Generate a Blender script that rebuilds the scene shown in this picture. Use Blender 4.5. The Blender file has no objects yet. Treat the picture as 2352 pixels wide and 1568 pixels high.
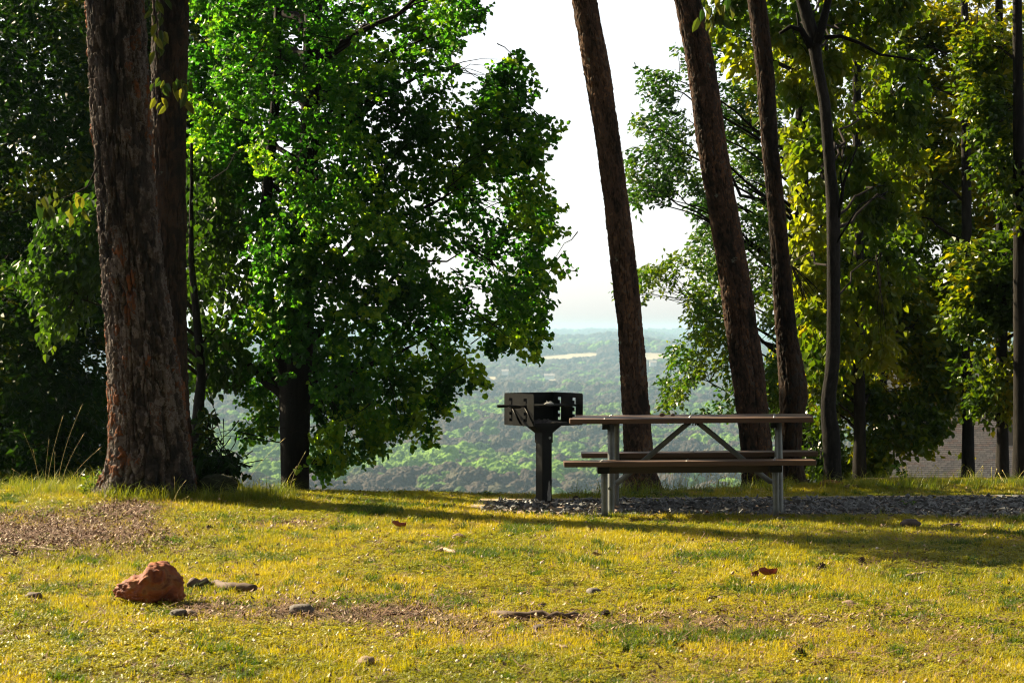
import bpy, bmesh, math, random
import numpy as np
from mathutils import Vector, Matrix, Euler

random.seed(7)
RNG = np.random.default_rng(11)
R = math.radians
SC = bpy.context.scene
COL = SC.collection

# ------------------------------------------------------------------ camera
EYE = 1.455            # eye height above the lawn
F = 4900.0             # focal length in units of a 2352 px wide picture
CX, HY = 1176.0, 755.0 # picture centre column and horizon row (2352 px wide)
cam_d = bpy.data.cameras.new('camera')
cam_d.sensor_width = 36.0
cam_d.lens = 36.0 * F / 2352.0
cam_d.clip_start = 0.1
cam_d.clip_end = 60000
cam_d.dof.use_dof = True
cam_d.dof.focus_distance = 16.8
cam_d.dof.aperture_fstop = 7.0
cam = bpy.data.objects.new('camera', cam_d)
COL.objects.link(cam)
cam.location = (0, 0, EYE)
cam.rotation_euler = (R(90) - math.atan((784 - HY) / F), 0, 0)
SC.camera = cam

# ------------------------------------------------------------------ light
SUN_AZ = R(56)         # to the left of the view direction
SUN_EL = R(33)
W = bpy.data.worlds.new('World')
SC.world = W
W.use_nodes = True
nt = W.node_tree
for n in list(nt.nodes):
    nt.nodes.remove(n)
sky = nt.nodes.new('ShaderNodeTexSky')
sky.sky_type = 'NISHITA'
sky.sun_disc = False
sky.sun_elevation = SUN_EL
sky.sun_rotation = -SUN_AZ
sky.altitude = 300
sky.air_density = 1.0
sky.dust_density = 1.5
sky.ozone_density = 1.0
bg = nt.nodes.new('ShaderNodeBackground')
bg.inputs['Strength'].default_value = 0.056
wo = nt.nodes.new('ShaderNodeOutputWorld')
hs = nt.nodes.new('ShaderNodeHueSaturation')   # thin white haze over the blue
hs.inputs['Saturation'].default_value = 0.25
nt.links.new(sky.outputs[0], hs.inputs['Color'])
nt.links.new(hs.outputs[0], bg.inputs[0])
nt.links.new(bg.outputs[0], wo.inputs[0])
sun_d = bpy.data.lights.new('sun', 'SUN')
sun_d.energy = 5.0
sun_d.angle = R(0.55)
sun_d.color = (1.0, 0.83, 0.55)
sun = bpy.data.objects.new('sun', sun_d)
COL.objects.link(sun)
SDIR = Vector((-math.sin(SUN_AZ) * math.cos(SUN_EL), math.cos(SUN_AZ) * math.cos(SUN_EL), math.sin(SUN_EL)))
sun.rotation_euler = SDIR.to_track_quat('Z', 'Y').to_euler()
sun.location = SDIR * 40

SC.view_settings.view_transform = 'Standard'
SC.view_settings.look = 'None'
SC.view_settings.exposure = 1.85
SC.view_settings.gamma = 1.0
SC.view_settings.use_curve_mapping = False
SC.render.engine = 'CYCLES'
cy = SC.cycles
cy.use_denoising = True
cy.filter_width = 1.1
cy.max_bounces = 8
cy.diffuse_bounces = 6
cy.glossy_bounces = 2
cy.transmission_bounces = 5
cy.volume_bounces = 0
cy.transparent_max_bounces = 4
cy.use_adaptive_sampling = False
cy.adaptive_threshold = 0.02
cy.caustics_reflective = False
cy.caustics_refractive = False
HAZE = 0.000105
HAZE_COL = (0.42, 0.65, 0.84, 1)

# ------------------------------------------------------------------ helpers
def at(px, py, Y):
    """world point seen at a picture position for a given distance"""
    return np.array([(px - CX) / F * Y, Y, EYE - (py - HY) / F * Y])

def link(o, parent=None):
    COL.objects.link(o)
    if parent is not None:
        o.parent = parent
    return o

def tag(o, label=None, cat=None, group=None, kind=None):
    if label: o['label'] = label
    if cat: o['category'] = cat
    if group: o['group'] = group
    if kind: o['kind'] = kind
    return o

def empty(name, loc, label=None, cat=None, group=None, rz=0.0):
    o = bpy.data.objects.new(name, None)
    o.empty_display_size = 0.1
    o.location = loc
    o.rotation_euler = (0, 0, rz)
    COL.objects.link(o)
    return tag(o, label, cat, group)

def raw_mesh(name, verts, faces, mats=(), smooth=False, midx=None, attrs=None):
    """fast mesh from numpy; faces is an (n,k) array or a list of such arrays"""
    me = bpy.data.meshes.new(name)
    verts = np.asarray(verts, np.float32)
    if not isinstance(faces, (list, tuple)):
        faces = [faces]
    faces = [np.asarray(f, np.int32) for f in faces if len(f)]
    me.vertices.add(len(verts))
    me.vertices.foreach_set('co', verts.ravel())
    if faces:
        nl = sum(f.size for f in faces)
        npoly = sum(len(f) for f in faces)
        me.loops.add(nl)
        me.loops.foreach_set('vertex_index', np.concatenate([f.ravel() for f in faces]))
        me.polygons.add(npoly)
        tot = np.concatenate([np.full(len(f), f.shape[1], np.int32) for f in faces])
        st = np.concatenate([[0], np.cumsum(tot)[:-1]]).astype(np.int32)
        me.polygons.foreach_set('loop_start', st)
        me.polygons.foreach_set('loop_total', tot)
        me.polygons.foreach_set('use_smooth', np.full(npoly, smooth))
        if midx is not None:
            me.polygons.foreach_set('material_index', np.asarray(midx, np.int32))
    for m in mats:
        me.materials.append(m)
    for k, v in (attrs or {}).items():
        v = np.asarray(v, np.float32)
        if v.ndim == 1:
            a = me.attributes.new(k, 'FLOAT', 'POINT'); a.data.foreach_set('value', v)
        elif v.shape[1] == 3:
            a = me.attributes.new(k, 'FLOAT_VECTOR', 'POINT'); a.data.foreach_set('vector', v.ravel())
    me.update()
    me.validate()
    return me

def obj(name, me, parent=None, loc=None):
    o = bpy.data.objects.new(name, me)
    if loc is not None: o.location = loc
    return link(o, parent)

def from_bm(name, bm, mat, parent=None, smooth=False, loc=None):
    me = bpy.data.meshes.new(name)
    bm.normal_update()
    bm.to_mesh(me); bm.free()
    if smooth:
        me.polygons.foreach_set('use_smooth', np.full(len(me.polygons), True))
    if mat: me.materials.append(mat)
    return obj(name, me, parent, loc)

def add_box(bm, c, s, rot=None, bevel=0.0):
    m = Matrix.Translation(c)
    if rot is not None: m = m @ rot.to_4x4()
    r = bmesh.ops.create_cube(bm, size=1.0, matrix=m @ Matrix.Diagonal((s[0], s[1], s[2], 1)))
    if bevel > 0:
        es = list({e for v in r['verts'] for e in v.link_edges})
        bmesh.ops.bevel(bm, geom=es, offset=bevel, segments=2, affect='EDGES', profile=0.6)

def box_obj(name, c, s, mat, parent=None, rot=None, bevel=0.004):
    bm = bmesh.new(); add_box(bm, c, s, rot, bevel)
    return from_bm(name, bm, mat, parent)

def tube_arrays(pts, rad, sides=8, flat=None, cap=True):
    """verts, quads of a tube through pts"""
    P = np.asarray(pts, float); n = len(P)
    rad = np.full(n, rad, float) if np.isscalar(rad) else np.asarray(rad, float)
    T = np.gradient(P, axis=0); T /= np.linalg.norm(T, axis=1)[:, None] + 1e-9
    ref = np.array([0.13, 1.0, 0.07]) if abs(T[0][1]) < 0.8 else np.array([1.0, 0.1, 0.05])
    U = np.cross(T, ref); U /= np.linalg.norm(U, axis=1)[:, None] + 1e-9
    V = np.cross(T, U)
    a = np.linspace(0, 2 * np.pi, sides, endpoint=False)
    fl = np.ones(n) if flat is None else np.asarray(flat, float)
    vs = P[:, None, :] + rad[:, None, None] * (np.cos(a)[None, :, None] * U[:, None, :] + (fl[:, None] * np.sin(a)[None, :])[:, :, None] * V[:, None, :])
    vs = vs.reshape(-1, 3)
    i = np.arange(n - 1)[:, None] * sides; j = np.arange(sides)[None, :]; j2 = (j + 1) % sides
    q = np.stack([i + j, i + j2, i + sides + j2, i + sides + j], -1).reshape(-1, 4)
    if cap:
        vs = np.concatenate([vs, P[:1], P[-1:]])
        c0, c1 = n * sides, n * sides + 1
        jj = np.arange(sides); j2 = (jj + 1) % sides
        q = np.concatenate([q, np.stack([np.full(sides, c0), j2, jj, jj], -1)[:, [0, 1, 2, 2]]]) if False else q
        t = np.concatenate([np.stack([np.full(sides, c0), j2, jj], -1),
                            np.stack([np.full(sides, c1), (n - 1) * sides + jj, (n - 1) * sides + j2], -1)])
        return vs, q, t
    return vs, q, np.zeros((0, 3), int)

class Acc:
    def __init__(s): s.v = []; s.q = []; s.t = []; s.n = 0
    def add(s, v, q=None, t=None):
        s.v.append(v)
        if q is not None and len(q): s.q.append(np.asarray(q) + s.n)
        if t is not None and len(t): s.t.append(np.asarray(t) + s.n)
        s.n += len(v)
    def tube(s, *a, **k): s.add(*tube_arrays(*a, **k))
    def mesh(s, name, mats, smooth=True):
        fs = []
        if s.q: fs.append(np.concatenate(s.q))
        if s.t: fs.append(np.concatenate(s.t))
        return raw_mesh(name, np.concatenate(s.v), fs, mats, smooth)

def _h(ix, iy, iz, seed=0):
    h = (ix.astype(np.int64) * 73856093) ^ (iy.astype(np.int64) * 19349663) ^ (iz.astype(np.int64) * 83492791) ^ (seed * 2654435761 % 4294967296)
    h &= 0xffffffff
    h = ((h ^ (h >> 15)) * 2246822519) & 0xffffffff
    h = ((h ^ (h >> 13)) * 3266489917) & 0xffffffff
    return (h ^ (h >> 16)).astype(np.float64) / 4294967295.0

def vnoise(x, y, z, seed=0):
    x = np.asarray(x, float); y = np.asarray(y, float) + 0 * x; z = np.asarray(z, float) + 0 * x
    ix, iy, iz = np.floor(x), np.floor(y), np.floor(z)
    fx, fy, fz = x - ix, y - iy, z - iz
    fx = fx * fx * (3 - 2 * fx); fy = fy * fy * (3 - 2 * fy); fz = fz * fz * (3 - 2 * fz)
    r = 0
    for a in (0, 1):
        for b in (0, 1):
            for c in (0, 1):
                w = (fx if a else 1 - fx) * (fy if b else 1 - fy) * (fz if c else 1 - fz)
                r = r + w * _h(ix + a, iy + b, iz + c, seed)
    return r

def fbm(x, y, z, seed=0, oc=4):
    s = 0; a = 0.5; t = 0
    for k in range(oc):
        s = s + a * vnoise(x * 2 ** k, y * 2 ** k, z * 2 ** k, seed + k); t += a; a *= 0.5
    return s / t

def sstep(a, b, x):
    t = np.clip((x - a) / (b - a), 0, 1)
    return t * t * (3 - 2 * t)

def in_poly(px, py, poly):
    P = np.asarray(poly, float); x0, y0 = P[:, 0], P[:, 1]
    x1, y1 = np.roll(x0, -1), np.roll(y0, -1)
    r = np.zeros(len(px), bool)
    for a, b, c, d in zip(x0, y0, x1, y1):
        if b == d: continue
        m = ((b > py) != (d > py)) & (px < (c - a) * (py - b) / (d - b) + a)
        r ^= m
    return r

# ------------------------------------------------------------------ materials
def new_mat(name):
    m = bpy.data.materials.new(name); m.use_nodes = True
    t = m.node_tree
    for n in list(t.nodes): t.nodes.remove(n)
    out = t.nodes.new('ShaderNodeOutputMaterial')
    return m, t, out

def N(t, kind, **kw):
    n = t.nodes.new(kind)
    for k, v in kw.items():
        if k in n.inputs: n.inputs[k].default_value = v
        else: setattr(n, k, v)
    return n

def ramp(t, fac, stops):
    r = t.nodes.new('ShaderNodeValToRGB')
    e = r.color_ramp.elements
    while len(e) < len(stops): e.new(0.5)
    for k, (p, c) in enumerate(stops):
        e[k].position = p; e[k].color = (c[0], c[1], c[2], 1)
    t.links.new(fac, r.inputs[0])
    return r

def plain(name, col, rough=0.6, metal=0.0, var=0.25, scale=12.0, bump=0.15, col2=None, spec=0.5, stretch=None, bscale=None):
    m, t, out = new_mat(name)
    p = N(t, 'ShaderNodeBsdfPrincipled', Roughness=rough, Metallic=metal)
    p.inputs['Specular IOR Level'].default_value = spec
    tc = N(t, 'ShaderNodeTexCoord'); mp = N(t, 'ShaderNodeMapping')
    if stretch: mp.inputs['Scale'].default_value = stretch
    t.links.new(tc.outputs['Object'], mp.inputs[0])
    no = N(t, 'ShaderNodeTexNoise', Scale=scale, Detail=6.0, Roughness=0.65)
    t.links.new(mp.outputs[0], no.inputs['Vector'])
    c2 = col2 or tuple(c * (1 - var) for c in col)
    c1 = tuple(min(1, c * (1 + var)) for c in col)
    rp = ramp(t, no.outputs[0], [(0.3, c2), (0.5, col), (0.72, c1)])
    t.links.new(rp.outputs[0], p.inputs['Base Color'])
    if bump > 0:
        no2 = N(t, 'ShaderNodeTexNoise', Scale=bscale or scale * 4, Detail=5.0)
        t.links.new(mp.outputs[0], no2.inputs['Vector'])
        b = N(t, 'ShaderNodeBump', Strength=bump, Distance=0.01)
        t.links.new(no2.outputs[0], b.inputs['Height'])
        t.links.new(b.outputs[0], p.inputs['Normal'])
    t.links.new(p.outputs[0], out.inputs[0])
    return m

def leaf_mat(name, stops, trans=0.5, tcol=(1.35, 1.25, 0.35), rough=0.42, attr='var', atype='GEOMETRY', spec=0.5):
    m, t, out = new_mat(name)
    a = N(t, 'ShaderNodeAttribute', attribute_name=attr, attribute_type=atype)
    rp = ramp(t, a.outputs['Fac'], stops)
    p = N(t, 'ShaderNodeBsdfPrincipled', Roughness=rough)
    p.inputs['Specular IOR Level'].default_value = spec
    t.links.new(rp.outputs[0], p.inputs['Base Color'])
    tr = N(t, 'ShaderNodeBsdfTranslucent')
    mu = N(t, 'ShaderNodeMix', data_type='RGBA', blend_type='MULTIPLY')
    mu.inputs[0].default_value = 1.0
    mu.inputs[7].default_value = (*tcol, 1)
    t.links.new(rp.outputs[0], mu.inputs[6])
    t.links.new(mu.outputs[2], tr.inputs[0])
    mx = N(t, 'ShaderNodeMixShader'); mx.inputs[0].default_value = trans
    t.links.new(p.outputs[0], mx.inputs[1]); t.links.new(tr.outputs[0], mx.inputs[2])
    t.links.new(mx.outputs[0], out.inputs[0])
    return m

def bark_mat(name, crack, plates, lichen=None, rough=0.85):
    m, t, out = new_mat(name)
    e = N(t, 'ShaderNodeAttribute', attribute_name='edge')
    c = N(t, 'ShaderNodeAttribute', attribute_name='cell')
    tc = N(t, 'ShaderNodeTexCoord')
    no = N(t, 'ShaderNodeTexNoise', Scale=26.0, Detail=7.0, Roughness=0.7)
    t.links.new(tc.outputs['Object'], no.inputs['Vector'])
    mix = N(t, 'ShaderNodeMath', operation='MULTIPLY_ADD')
    mix.inputs[1].default_value = 0.75
    t.links.new(no.outputs[0], mix.inputs[0])
    half = N(t, 'ShaderNodeMath', operation='MULTIPLY_ADD')
    half.inputs[1].default_value = 1.0; half.inputs[2].default_value = -0.33
    t.links.new(c.outputs['Fac'], half.inputs[0])
    t.links.new(half.outputs[0], mix.inputs[2])
    rp = ramp(t, mix.outputs[0], plates)
    mc = N(t, 'ShaderNodeMix', data_type='RGBA')
    er = ramp(t, e.outputs['Fac'], [(0.0, (0, 0, 0)), (0.55, (1, 1, 1))])
    t.links.new(er.outputs[0], mc.inputs[0])
    mc.inputs[6].default_value = (*crack, 1)
    t.links.new(rp.outputs[0], mc.inputs[7])
    last = mc.outputs[2]
    if lichen:
        n2 = N(t, 'ShaderNodeTexNoise', Scale=5.5, Detail=5.0, Roughness=0.75)
        t.links.new(tc.outputs['Object'], n2.inputs['Vector'])
        lr = ramp(t, n2.outputs[0], [(0.66, (0, 0, 0)), (0.70, (1, 1, 1))])
        ml = N(t, 'ShaderNodeMix', data_type='RGBA')
        t.links.new(lr.outputs[0], ml.inputs[0]); t.links.new(last, ml.inputs[6]); ml.inputs[7].default_value = (*lichen, 1)
        last = ml.outputs[2]
    p = N(t, 'ShaderNodeBsdfPrincipled', Roughness=rough)
    p.inputs['Specular IOR Level'].default_value = 0.12
    t.links.new(last, p.inputs['Base Color'])
    nb = N(t, 'ShaderNodeTexNoise', Scale=90.0, Detail=5.0)
    t.links.new(tc.outputs['Object'], nb.inputs['Vector'])
    b = N(t, 'ShaderNodeBump', Strength=0.55, Distance=0.012)
    t.links.new(nb.outputs[0], b.inputs['Height']); t.links.new(b.outputs[0], p.inputs['Normal'])
    t.links.new(p.outputs[0], out.inputs[0])
    return m

M = {}
M['bark_big'] = bark_mat('pine_bark_old', (0.006, 0.005, 0.005),
    [(0.08, (0.014, 0.012, 0.012)), (0.30, (0.034, 0.027, 0.023)), (0.42, (0.062, 0.046, 0.037)), (0.54, (0.14, 0.12, 0.108)), (0.62, (0.055, 0.042, 0.036)), (0.72, (0.12, 0.046, 0.020)), (0.82, (0.16, 0.058, 0.022)), (0.95, (0.09, 0.07, 0.06))], lichen=(0.12, 0.135, 0.105))
M['bark_pine'] = bark_mat('pine_bark_rusty', (0.008, 0.005, 0.003),
    [(0.12, (0.020, 0.014, 0.011)), (0.32, (0.050, 0.031, 0.022)), (0.46, (0.085, 0.046, 0.027)), (0.56, (0.05, 0.038, 0.031)), (0.68, (0.14, 0.068, 0.032)), (0.85, (0.10, 0.08, 0.065))], lichen=(0.17, 0.18, 0.13))
M['bark_rust'] = bark_mat('pine_bark_umber', (0.006, 0.004, 0.003),
    [(0.12, (0.013, 0.010, 0.008)), (0.34, (0.034, 0.022, 0.016)), (0.48, (0.065, 0.034, 0.020)), (0.58, (0.035, 0.028, 0.024)), (0.70, (0.12, 0.055, 0.025)), (0.85, (0.07, 0.055, 0.045))], lichen=(0.11, 0.11, 0.085))
M['bark_dark'] = bark_mat('pine_bark_dark', (0.006, 0.004, 0.004),
    [(0.12, (0.013, 0.010, 0.009)), (0.4, (0.030, 0.020, 0.015)), (0.62, (0.055, 0.031, 0.018)), (0.8, (0.04, 0.034, 0.030))], lichen=(0.10, 0.10, 0.08))
M['bark_smooth'] = bark_mat('hardwood_bark', (0.006, 0.005, 0.004),
    [(0.2, (0.008, 0.007, 0.006)), (0.5, (0.015, 0.013, 0.011)), (0.8, (0.027, 0.024, 0.021))], lichen=(0.05, 0.055, 0.045))
M['twig'] = plain('twig_bark', (0.016, 0.012, 0.010), 0.9, bump=0, spec=0.1)
M['maple'] = leaf_mat('sweetgum_leaf', [(0.0, (0.014, 0.065, 0.009)), (0.45, (0.034, 0.128, 0.013)), (0.8, (0.085, 0.20, 0.016)), (1.0, (0.21, 0.31, 0.02))], 0.6, (1.9, 2.0, 0.7))
M['dogwood'] = leaf_mat('dogwood_leaf', [(0.0, (0.018, 0.055, 0.008)), (0.5, (0.045, 0.11, 0.012)), (1.0, (0.12, 0.19, 0.018))], 0.5, (1.7, 1.5, 0.4))
M['dogwood_y'] = leaf_mat('dogwood_yellow_leaf', [(0.0, (0.03, 0.07, 0.008)), (0.35, (0.065, 0.12, 0.010)), (0.7, (0.12, 0.165, 0.012)), (1.0, (0.20, 0.215, 0.015))], 0.58, (1.55, 1.55, 0.35))
M['oak'] = leaf_mat('oak_leaf', [(0.0, (0.014, 0.055, 0.008)), (0.5, (0.035, 0.105, 0.012)), (1.0, (0.12, 0.18, 0.014))], 0.45, (1.9, 1.7, 0.4))
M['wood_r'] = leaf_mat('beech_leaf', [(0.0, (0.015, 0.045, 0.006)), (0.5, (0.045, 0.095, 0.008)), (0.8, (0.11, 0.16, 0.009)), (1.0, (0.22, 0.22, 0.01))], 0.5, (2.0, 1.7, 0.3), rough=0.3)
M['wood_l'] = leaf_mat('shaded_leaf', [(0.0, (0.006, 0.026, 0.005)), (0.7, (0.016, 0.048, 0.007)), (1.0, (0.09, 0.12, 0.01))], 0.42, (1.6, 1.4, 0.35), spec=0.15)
M['grass'] = leaf_mat('grass_blade', [(0.0, (0.14, 0.185, 0.010)), (0.4, (0.285, 0.285, 0.012)), (0.75, (0.375, 0.340, 0.018)), (1.0, (0.42, 0.345, 0.06))], 0.5, (1.4, 1.2, 0.4), rough=0.42, atype='INSTANCER', attr='tint', spec=0.5)
M['grass_long'] = leaf_mat('long_grass_blade', [(0.0, (0.04, 0.10, 0.006)), (0.5, (0.15, 0.21, 0.010)), (1.0, (0.30, 0.29, 0.03))], 0.45, (1.4, 1.2, 0.4), rough=0.45, atype='INSTANCER', attr='tint', spec=0.4)
M['clover'] = leaf_mat('clover_leaf', [(0.0, (0.14, 0.19, 0.009)), (0.5, (0.30, 0.305, 0.011)), (1.0, (0.40, 0.36, 0.014))], 0.42, (1.3, 1.15, 0.4), atype='INSTANCER', attr='tint', spec=0.45)
M['straw'] = plain('dry_straw', (0.36, 0.25, 0.13), 0.7, bump=0, var=0.3)
M['stem'] = plain('seed_stem', (0.45, 0.38, 0.12), 0.7, bump=0)
M['needle'] = plain('dead_pine_needles', (0.15, 0.075, 0.04), 0.8, bump=0, var=0.4)
M['deadleaf'] = plain('dead_leaf_brown', (0.20, 0.115, 0.065), 0.7, bump=0, var=0.4)
M['flower'] = plain('clover_flower_white', (0.62, 0.52, 0.44), 0.7, bump=0)
M['wood'] = plain('stained_plank', (0.090, 0.052, 0.034), 0.5, var=0.25, scale=5, stretch=(1.0, 14, 14), bump=0.2, bscale=20, spec=0.35)
M['wood_dark'] = plain('stained_plank_dark', (0.035, 0.022, 0.016), 0.55, var=0.3, scale=5, stretch=(1.0, 14, 14), bump=0.2, bscale=20)
M['galv'] = plain('galvanised_steel', (0.13, 0.14, 0.13), 0.5, metal=0.4, var=0.35, scale=9, bump=0.08)
M['black'] = plain('black_painted_steel', (0.009, 0.009, 0.008), 0.45, metal=0.0, var=0.7, scale=7, bump=0.15, col2=(0.004, 0.004, 0.004), spec=0.1)
M['chip'] = plain('chipped_paint', (0.25, 0.24, 0.22), 0.6, var=0.4, scale=30)
M['bolt'] = plain('zinc_bolt', (0.25, 0.25, 0.24), 0.4, metal=0.6, bump=0)
M['rust'] = plain('rusty_steel', (0.09, 0.04, 0.022), 0.75, var=0.5, scale=20)
M['ash'] = plain('grey_ash', (0.09, 0.08, 0.075), 0.95, var=0.4, scale=30)
M['foil'] = plain('crumpled_paper', (0.75, 0.72, 0.66), 0.5, bump=0.3)
M['slate'] = plain('slate_gravel', (0.125, 0.128, 0.126), 0.6, var=0.7, scale=9, bump=0.25, col2=(0.035, 0.037, 0.04))
M['kerb'] = plain('weathered_timber_kerb', (0.34, 0.26, 0.18), 0.9, var=0.45, scale=14)
M['moss'] = plain('mossy_stone', (0.025, 0.028, 0.014), 0.95, var=0.5, scale=25, bump=0.6, spec=0.1)
M['stone_tan'] = plain('tan_stone', (0.20, 0.135, 0.09), 0.85, var=0.35, scale=25, bump=0.4)
M['stone_grey'] = plain('grey_stone', (0.11, 0.095, 0.085), 0.85, var=0.35, scale=25, bump=0.4)
M['cone'] = plain('pine_cone', (0.075, 0.052, 0.04), 0.85, var=0.4, scale=30)
M['stick'] = plain('dead_stick', (0.10, 0.065, 0.045), 0.85, var=0.45, scale=18, stretch=(1, 5, 5))
M['stick_pale'] = plain('pale_dead_stick', (0.30, 0.22, 0.15), 0.85, var=0.35, scale=18, stretch=(1, 5, 5))
M['redleaf'] = plain('red_brown_leaf', (0.26, 0.085, 0.035), 0.7, var=0.35, scale=20)

# red rock with ochre patches
def rock_mat():
    m, t, out = new_mat('rust_rock')
    tc = N(t, 'ShaderNodeTexCoord')
    n1 = N(t, 'ShaderNodeTexNoise', Scale=7.0, Detail=6.0, Roughness=0.6, Distortion=0.6)
    t.links.new(tc.outputs['Object'], n1.inputs['Vector'])
    r = ramp(t, n1.outputs[0], [(0.3, (0.03, 0.008, 0.004)), (0.44, (0.15, 0.030, 0.007)), (0.53, (0.26, 0.065, 0.012)), (0.59, (0.24, 0.10, 0.03)), (0.63, (0.15, 0.04, 0.012)), (0.75, (0.06, 0.02, 0.008))])
    p = N(t, 'ShaderNodeBsdfPrincipled', Roughness=0.8)
    t.links.new(r.outputs[0], p.inputs['Base Color'])
    n2 = N(t, 'ShaderNodeTexNoise', Scale=40.0, Detail=6.0)
    t.links.new(tc.outputs['Object'], n2.inputs['Vector'])
    b = N(t, 'ShaderNodeBump', Strength=0.6, Distance=0.012)
    t.links.new(n2.outputs[0], b.inputs['Height']); t.links.new(b.outputs[0], p.inputs['Normal'])
    t.links.new(p.outputs[0], out.inputs[0])
    return m
M['rock'] = rock_mat()

# lawn soil and far ground
def soil_mat():
    m, t, out = new_mat('lawn_soil')
    tc = N(t, 'ShaderNodeTexCoord')
    n1 = N(t, 'ShaderNodeTexNoise', Scale=2.2, Detail=6.0, Roughness=0.6)
    n2 = N(t, 'ShaderNodeTexNoise', Scale=45.0, Detail=5.0, Roughness=0.7)
    for n in (n1, n2): t.links.new(tc.outputs['Object'], n.inputs['Vector'])
    a = ramp(t, n1.outputs[0], [(0.35, (0.10, 0.085, 0.02)), (0.55, (0.115, 0.078, 0.036)), (0.7, (0.14, 0.085, 0.045))])
    b = ramp(t, n2.outputs[0], [(0.3, (0.35, 0.35, 0.35)), (0.7, (1.3, 1.3, 1.3))])
    mu = N(t, 'ShaderNodeMix', data_type='RGBA', blend_type='MULTIPLY'); mu.inputs[0].default_value = 1.0
    t.links.new(a.outputs[0], mu.inputs[6]); t.links.new(b.outputs[0], mu.inputs[7])
    p = N(t, 'ShaderNodeBsdfPrincipled', Roughness=0.95)
    p.inputs['Specular IOR Level'].default_value = 0.2
    t.links.new(mu.outputs[2], p.inputs['Base Color'])
    bu = N(t, 'ShaderNodeBump', Strength=0.8, Distance=0.02)
    t.links.new(n2.outputs[0], bu.inputs['Height']); t.links.new(bu.outputs[0], p.inputs['Normal'])
    t.links.new(p.outputs[0], out.inputs[0])
    return m
M['soil'] = soil_mat()
M['forest_floor'] = plain('forest_floor', (0.045, 0.05, 0.02), 0.95, var=0.4, scale=0.004, bump=0)
M['field'] = plain('pale_field', (0.25, 0.20, 0.11), 0.9, var=0.15, scale=0.01, bump=0)

# ------------------------------------------------------------------ ground
def edge_y(x):
    """where the lawn begins to fall away"""
    return 18.35 + 1.15 * sstep(0.6, 3.0, x) + 0.9 * sstep(-1.9, -3.2, x)

FIELDS = [(1300, 806, 90, 4500), (1190, 800, 40, 5600), (1385, 800, 70, 5600), (1120, 850, 34, 3500), (1500, 835, 45, 4400), (1265, 862, 30, 3450), (1620, 800, 50, 5700), (860, 840, 60, 4400)]

def ground_z(x, y):
    x = np.asarray(x, float); y = np.asarray(y, float)
    near = 0.035 * (fbm(x * 0.45, y * 0.45, 3.1, 5, 3) - 0.5) * 2 * sstep(10, 8, np.abs(x))
    # a low swell round the old pine
    near = near + 0.05 * np.exp(-(((x + 2.95) / 1.3) ** 2 + ((y - 18.3) / 1.3) ** 2))
    near = near * (1 - sstep(-0.6, 0.0, x) * sstep(16.2, 16.6, y) * sstep(19.2, 18.8, y))
    d = np.maximum(0, y - edge_y(x))
    ang = x / np.maximum(y, 1)
    k = 0.42 - 0.338 * sstep(0.13, 0.165, ang)
    k = k - 0.22 * sstep(-0.11, -0.16, ang)
    dd = np.minimum(d, 230)
    slope = -(k * dd * dd / (dd + 2.5))
    und = 14 * (fbm(x / 420 + 9, y / 520, 0.5, 21, 3) - 0.5) * 2
    valley = -88 + und
    far = sstep(2800, 6000, y)
    valley = valley + far * (1 - 0.8 * sstep(7600, 9000, y)) * 10 * (fbm(x / 1300 + 4, y / 800, 1.5, 31, 3) - 0.42) * 2
    for (yc, wd, hh, sd) in ((3100, 220, 14, 77), (3900, 260, 28, 78), (5000, 330, 44, 80), (6400, 420, 62, 81), (8000, 450, 76, 82)):
        yr = yc + 500 * (vnoise(x / 1500 + sd, 0, 0, sd) - 0.5)
        prof = np.exp(-((y - yr) / np.where(y < yr, wd * 1.7, wd * 0.6)) ** 2)
        valley = valley + prof * hh * np.clip(2.2 * fbm(x / 520 + sd * 3.1, 0 * x, 0, sd + 5, 3) - 0.45, 0.1, 1.1)
    valley = valley + sstep(8900, 10200, y) * (62 + 34 * (fbm(x / 900 + 1.7, 0 * x, 0, 79, 2) - 0.5) * 2)
    s = np.maximum(slope, valley)
    # blend where the hillside meets the valley
    w = sstep(60, 420, y)
    z = near + np.where(y < 60, slope, slope * (1 - w) + np.minimum(valley, 0) * w)
    z = np.where(y > 420, valley, np.maximum(z, -100))
    return z

ys = np.concatenate([np.linspace(-60, 6, 24), np.linspace(6.2, 26, 170), 26 + np.geomspace(0.3, 11600 - 26, 250)])
us = np.concatenate([-1 + 0.45 * np.linspace(0, 1, 40, endpoint=False), np.linspace(-0.55, 0.55, 150), 0.55 + 0.45 * np.linspace(0, 1, 41)[1:]])
hw = 14 + np.maximum(0, ys - 20) * 0.62
GX = us[None, :] * hw[:, None]; GY = ys[:, None] + 0 * GX
GZ = ground_z(GX, GY)
nu, nv = len(us), len(ys)
i = np.arange(nv - 1)[:, None] * nu; j = np.arange(nu - 1)[None, :]
gf = np.stack([i + j, i + j + 1, i + nu + j + 1, i + nu + j], -1).reshape(-1, 4)
gmid = (ys[:-1][:, None] + 0 * us[None, :-1]).reshape(-1)
def field_mask(x, y):
    m = np.zeros(np.shape(x), bool)
    for (px, py, hwid, Y) in FIELDS:
        cx_ = (px - CX) / F * Y
        m |= (((x - cx_) / (hwid / F * Y)) ** 2 + ((y - Y) / (Y * 0.045)) ** 2) < 1
    return m
fm = field_mask(GX[:-1, :-1].reshape(-1), gmid)
mi = np.where(gmid > 60, 1, 0); mi[fm & (gmid > 1000)] = 2
ground = obj('ground', raw_mesh('ground', np.stack([GX, GY, GZ], -1).reshape(-1, 3), gf, (M['soil'], M['forest_floor'], M['field']), True, mi))
tag(ground, kind='structure')

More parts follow.
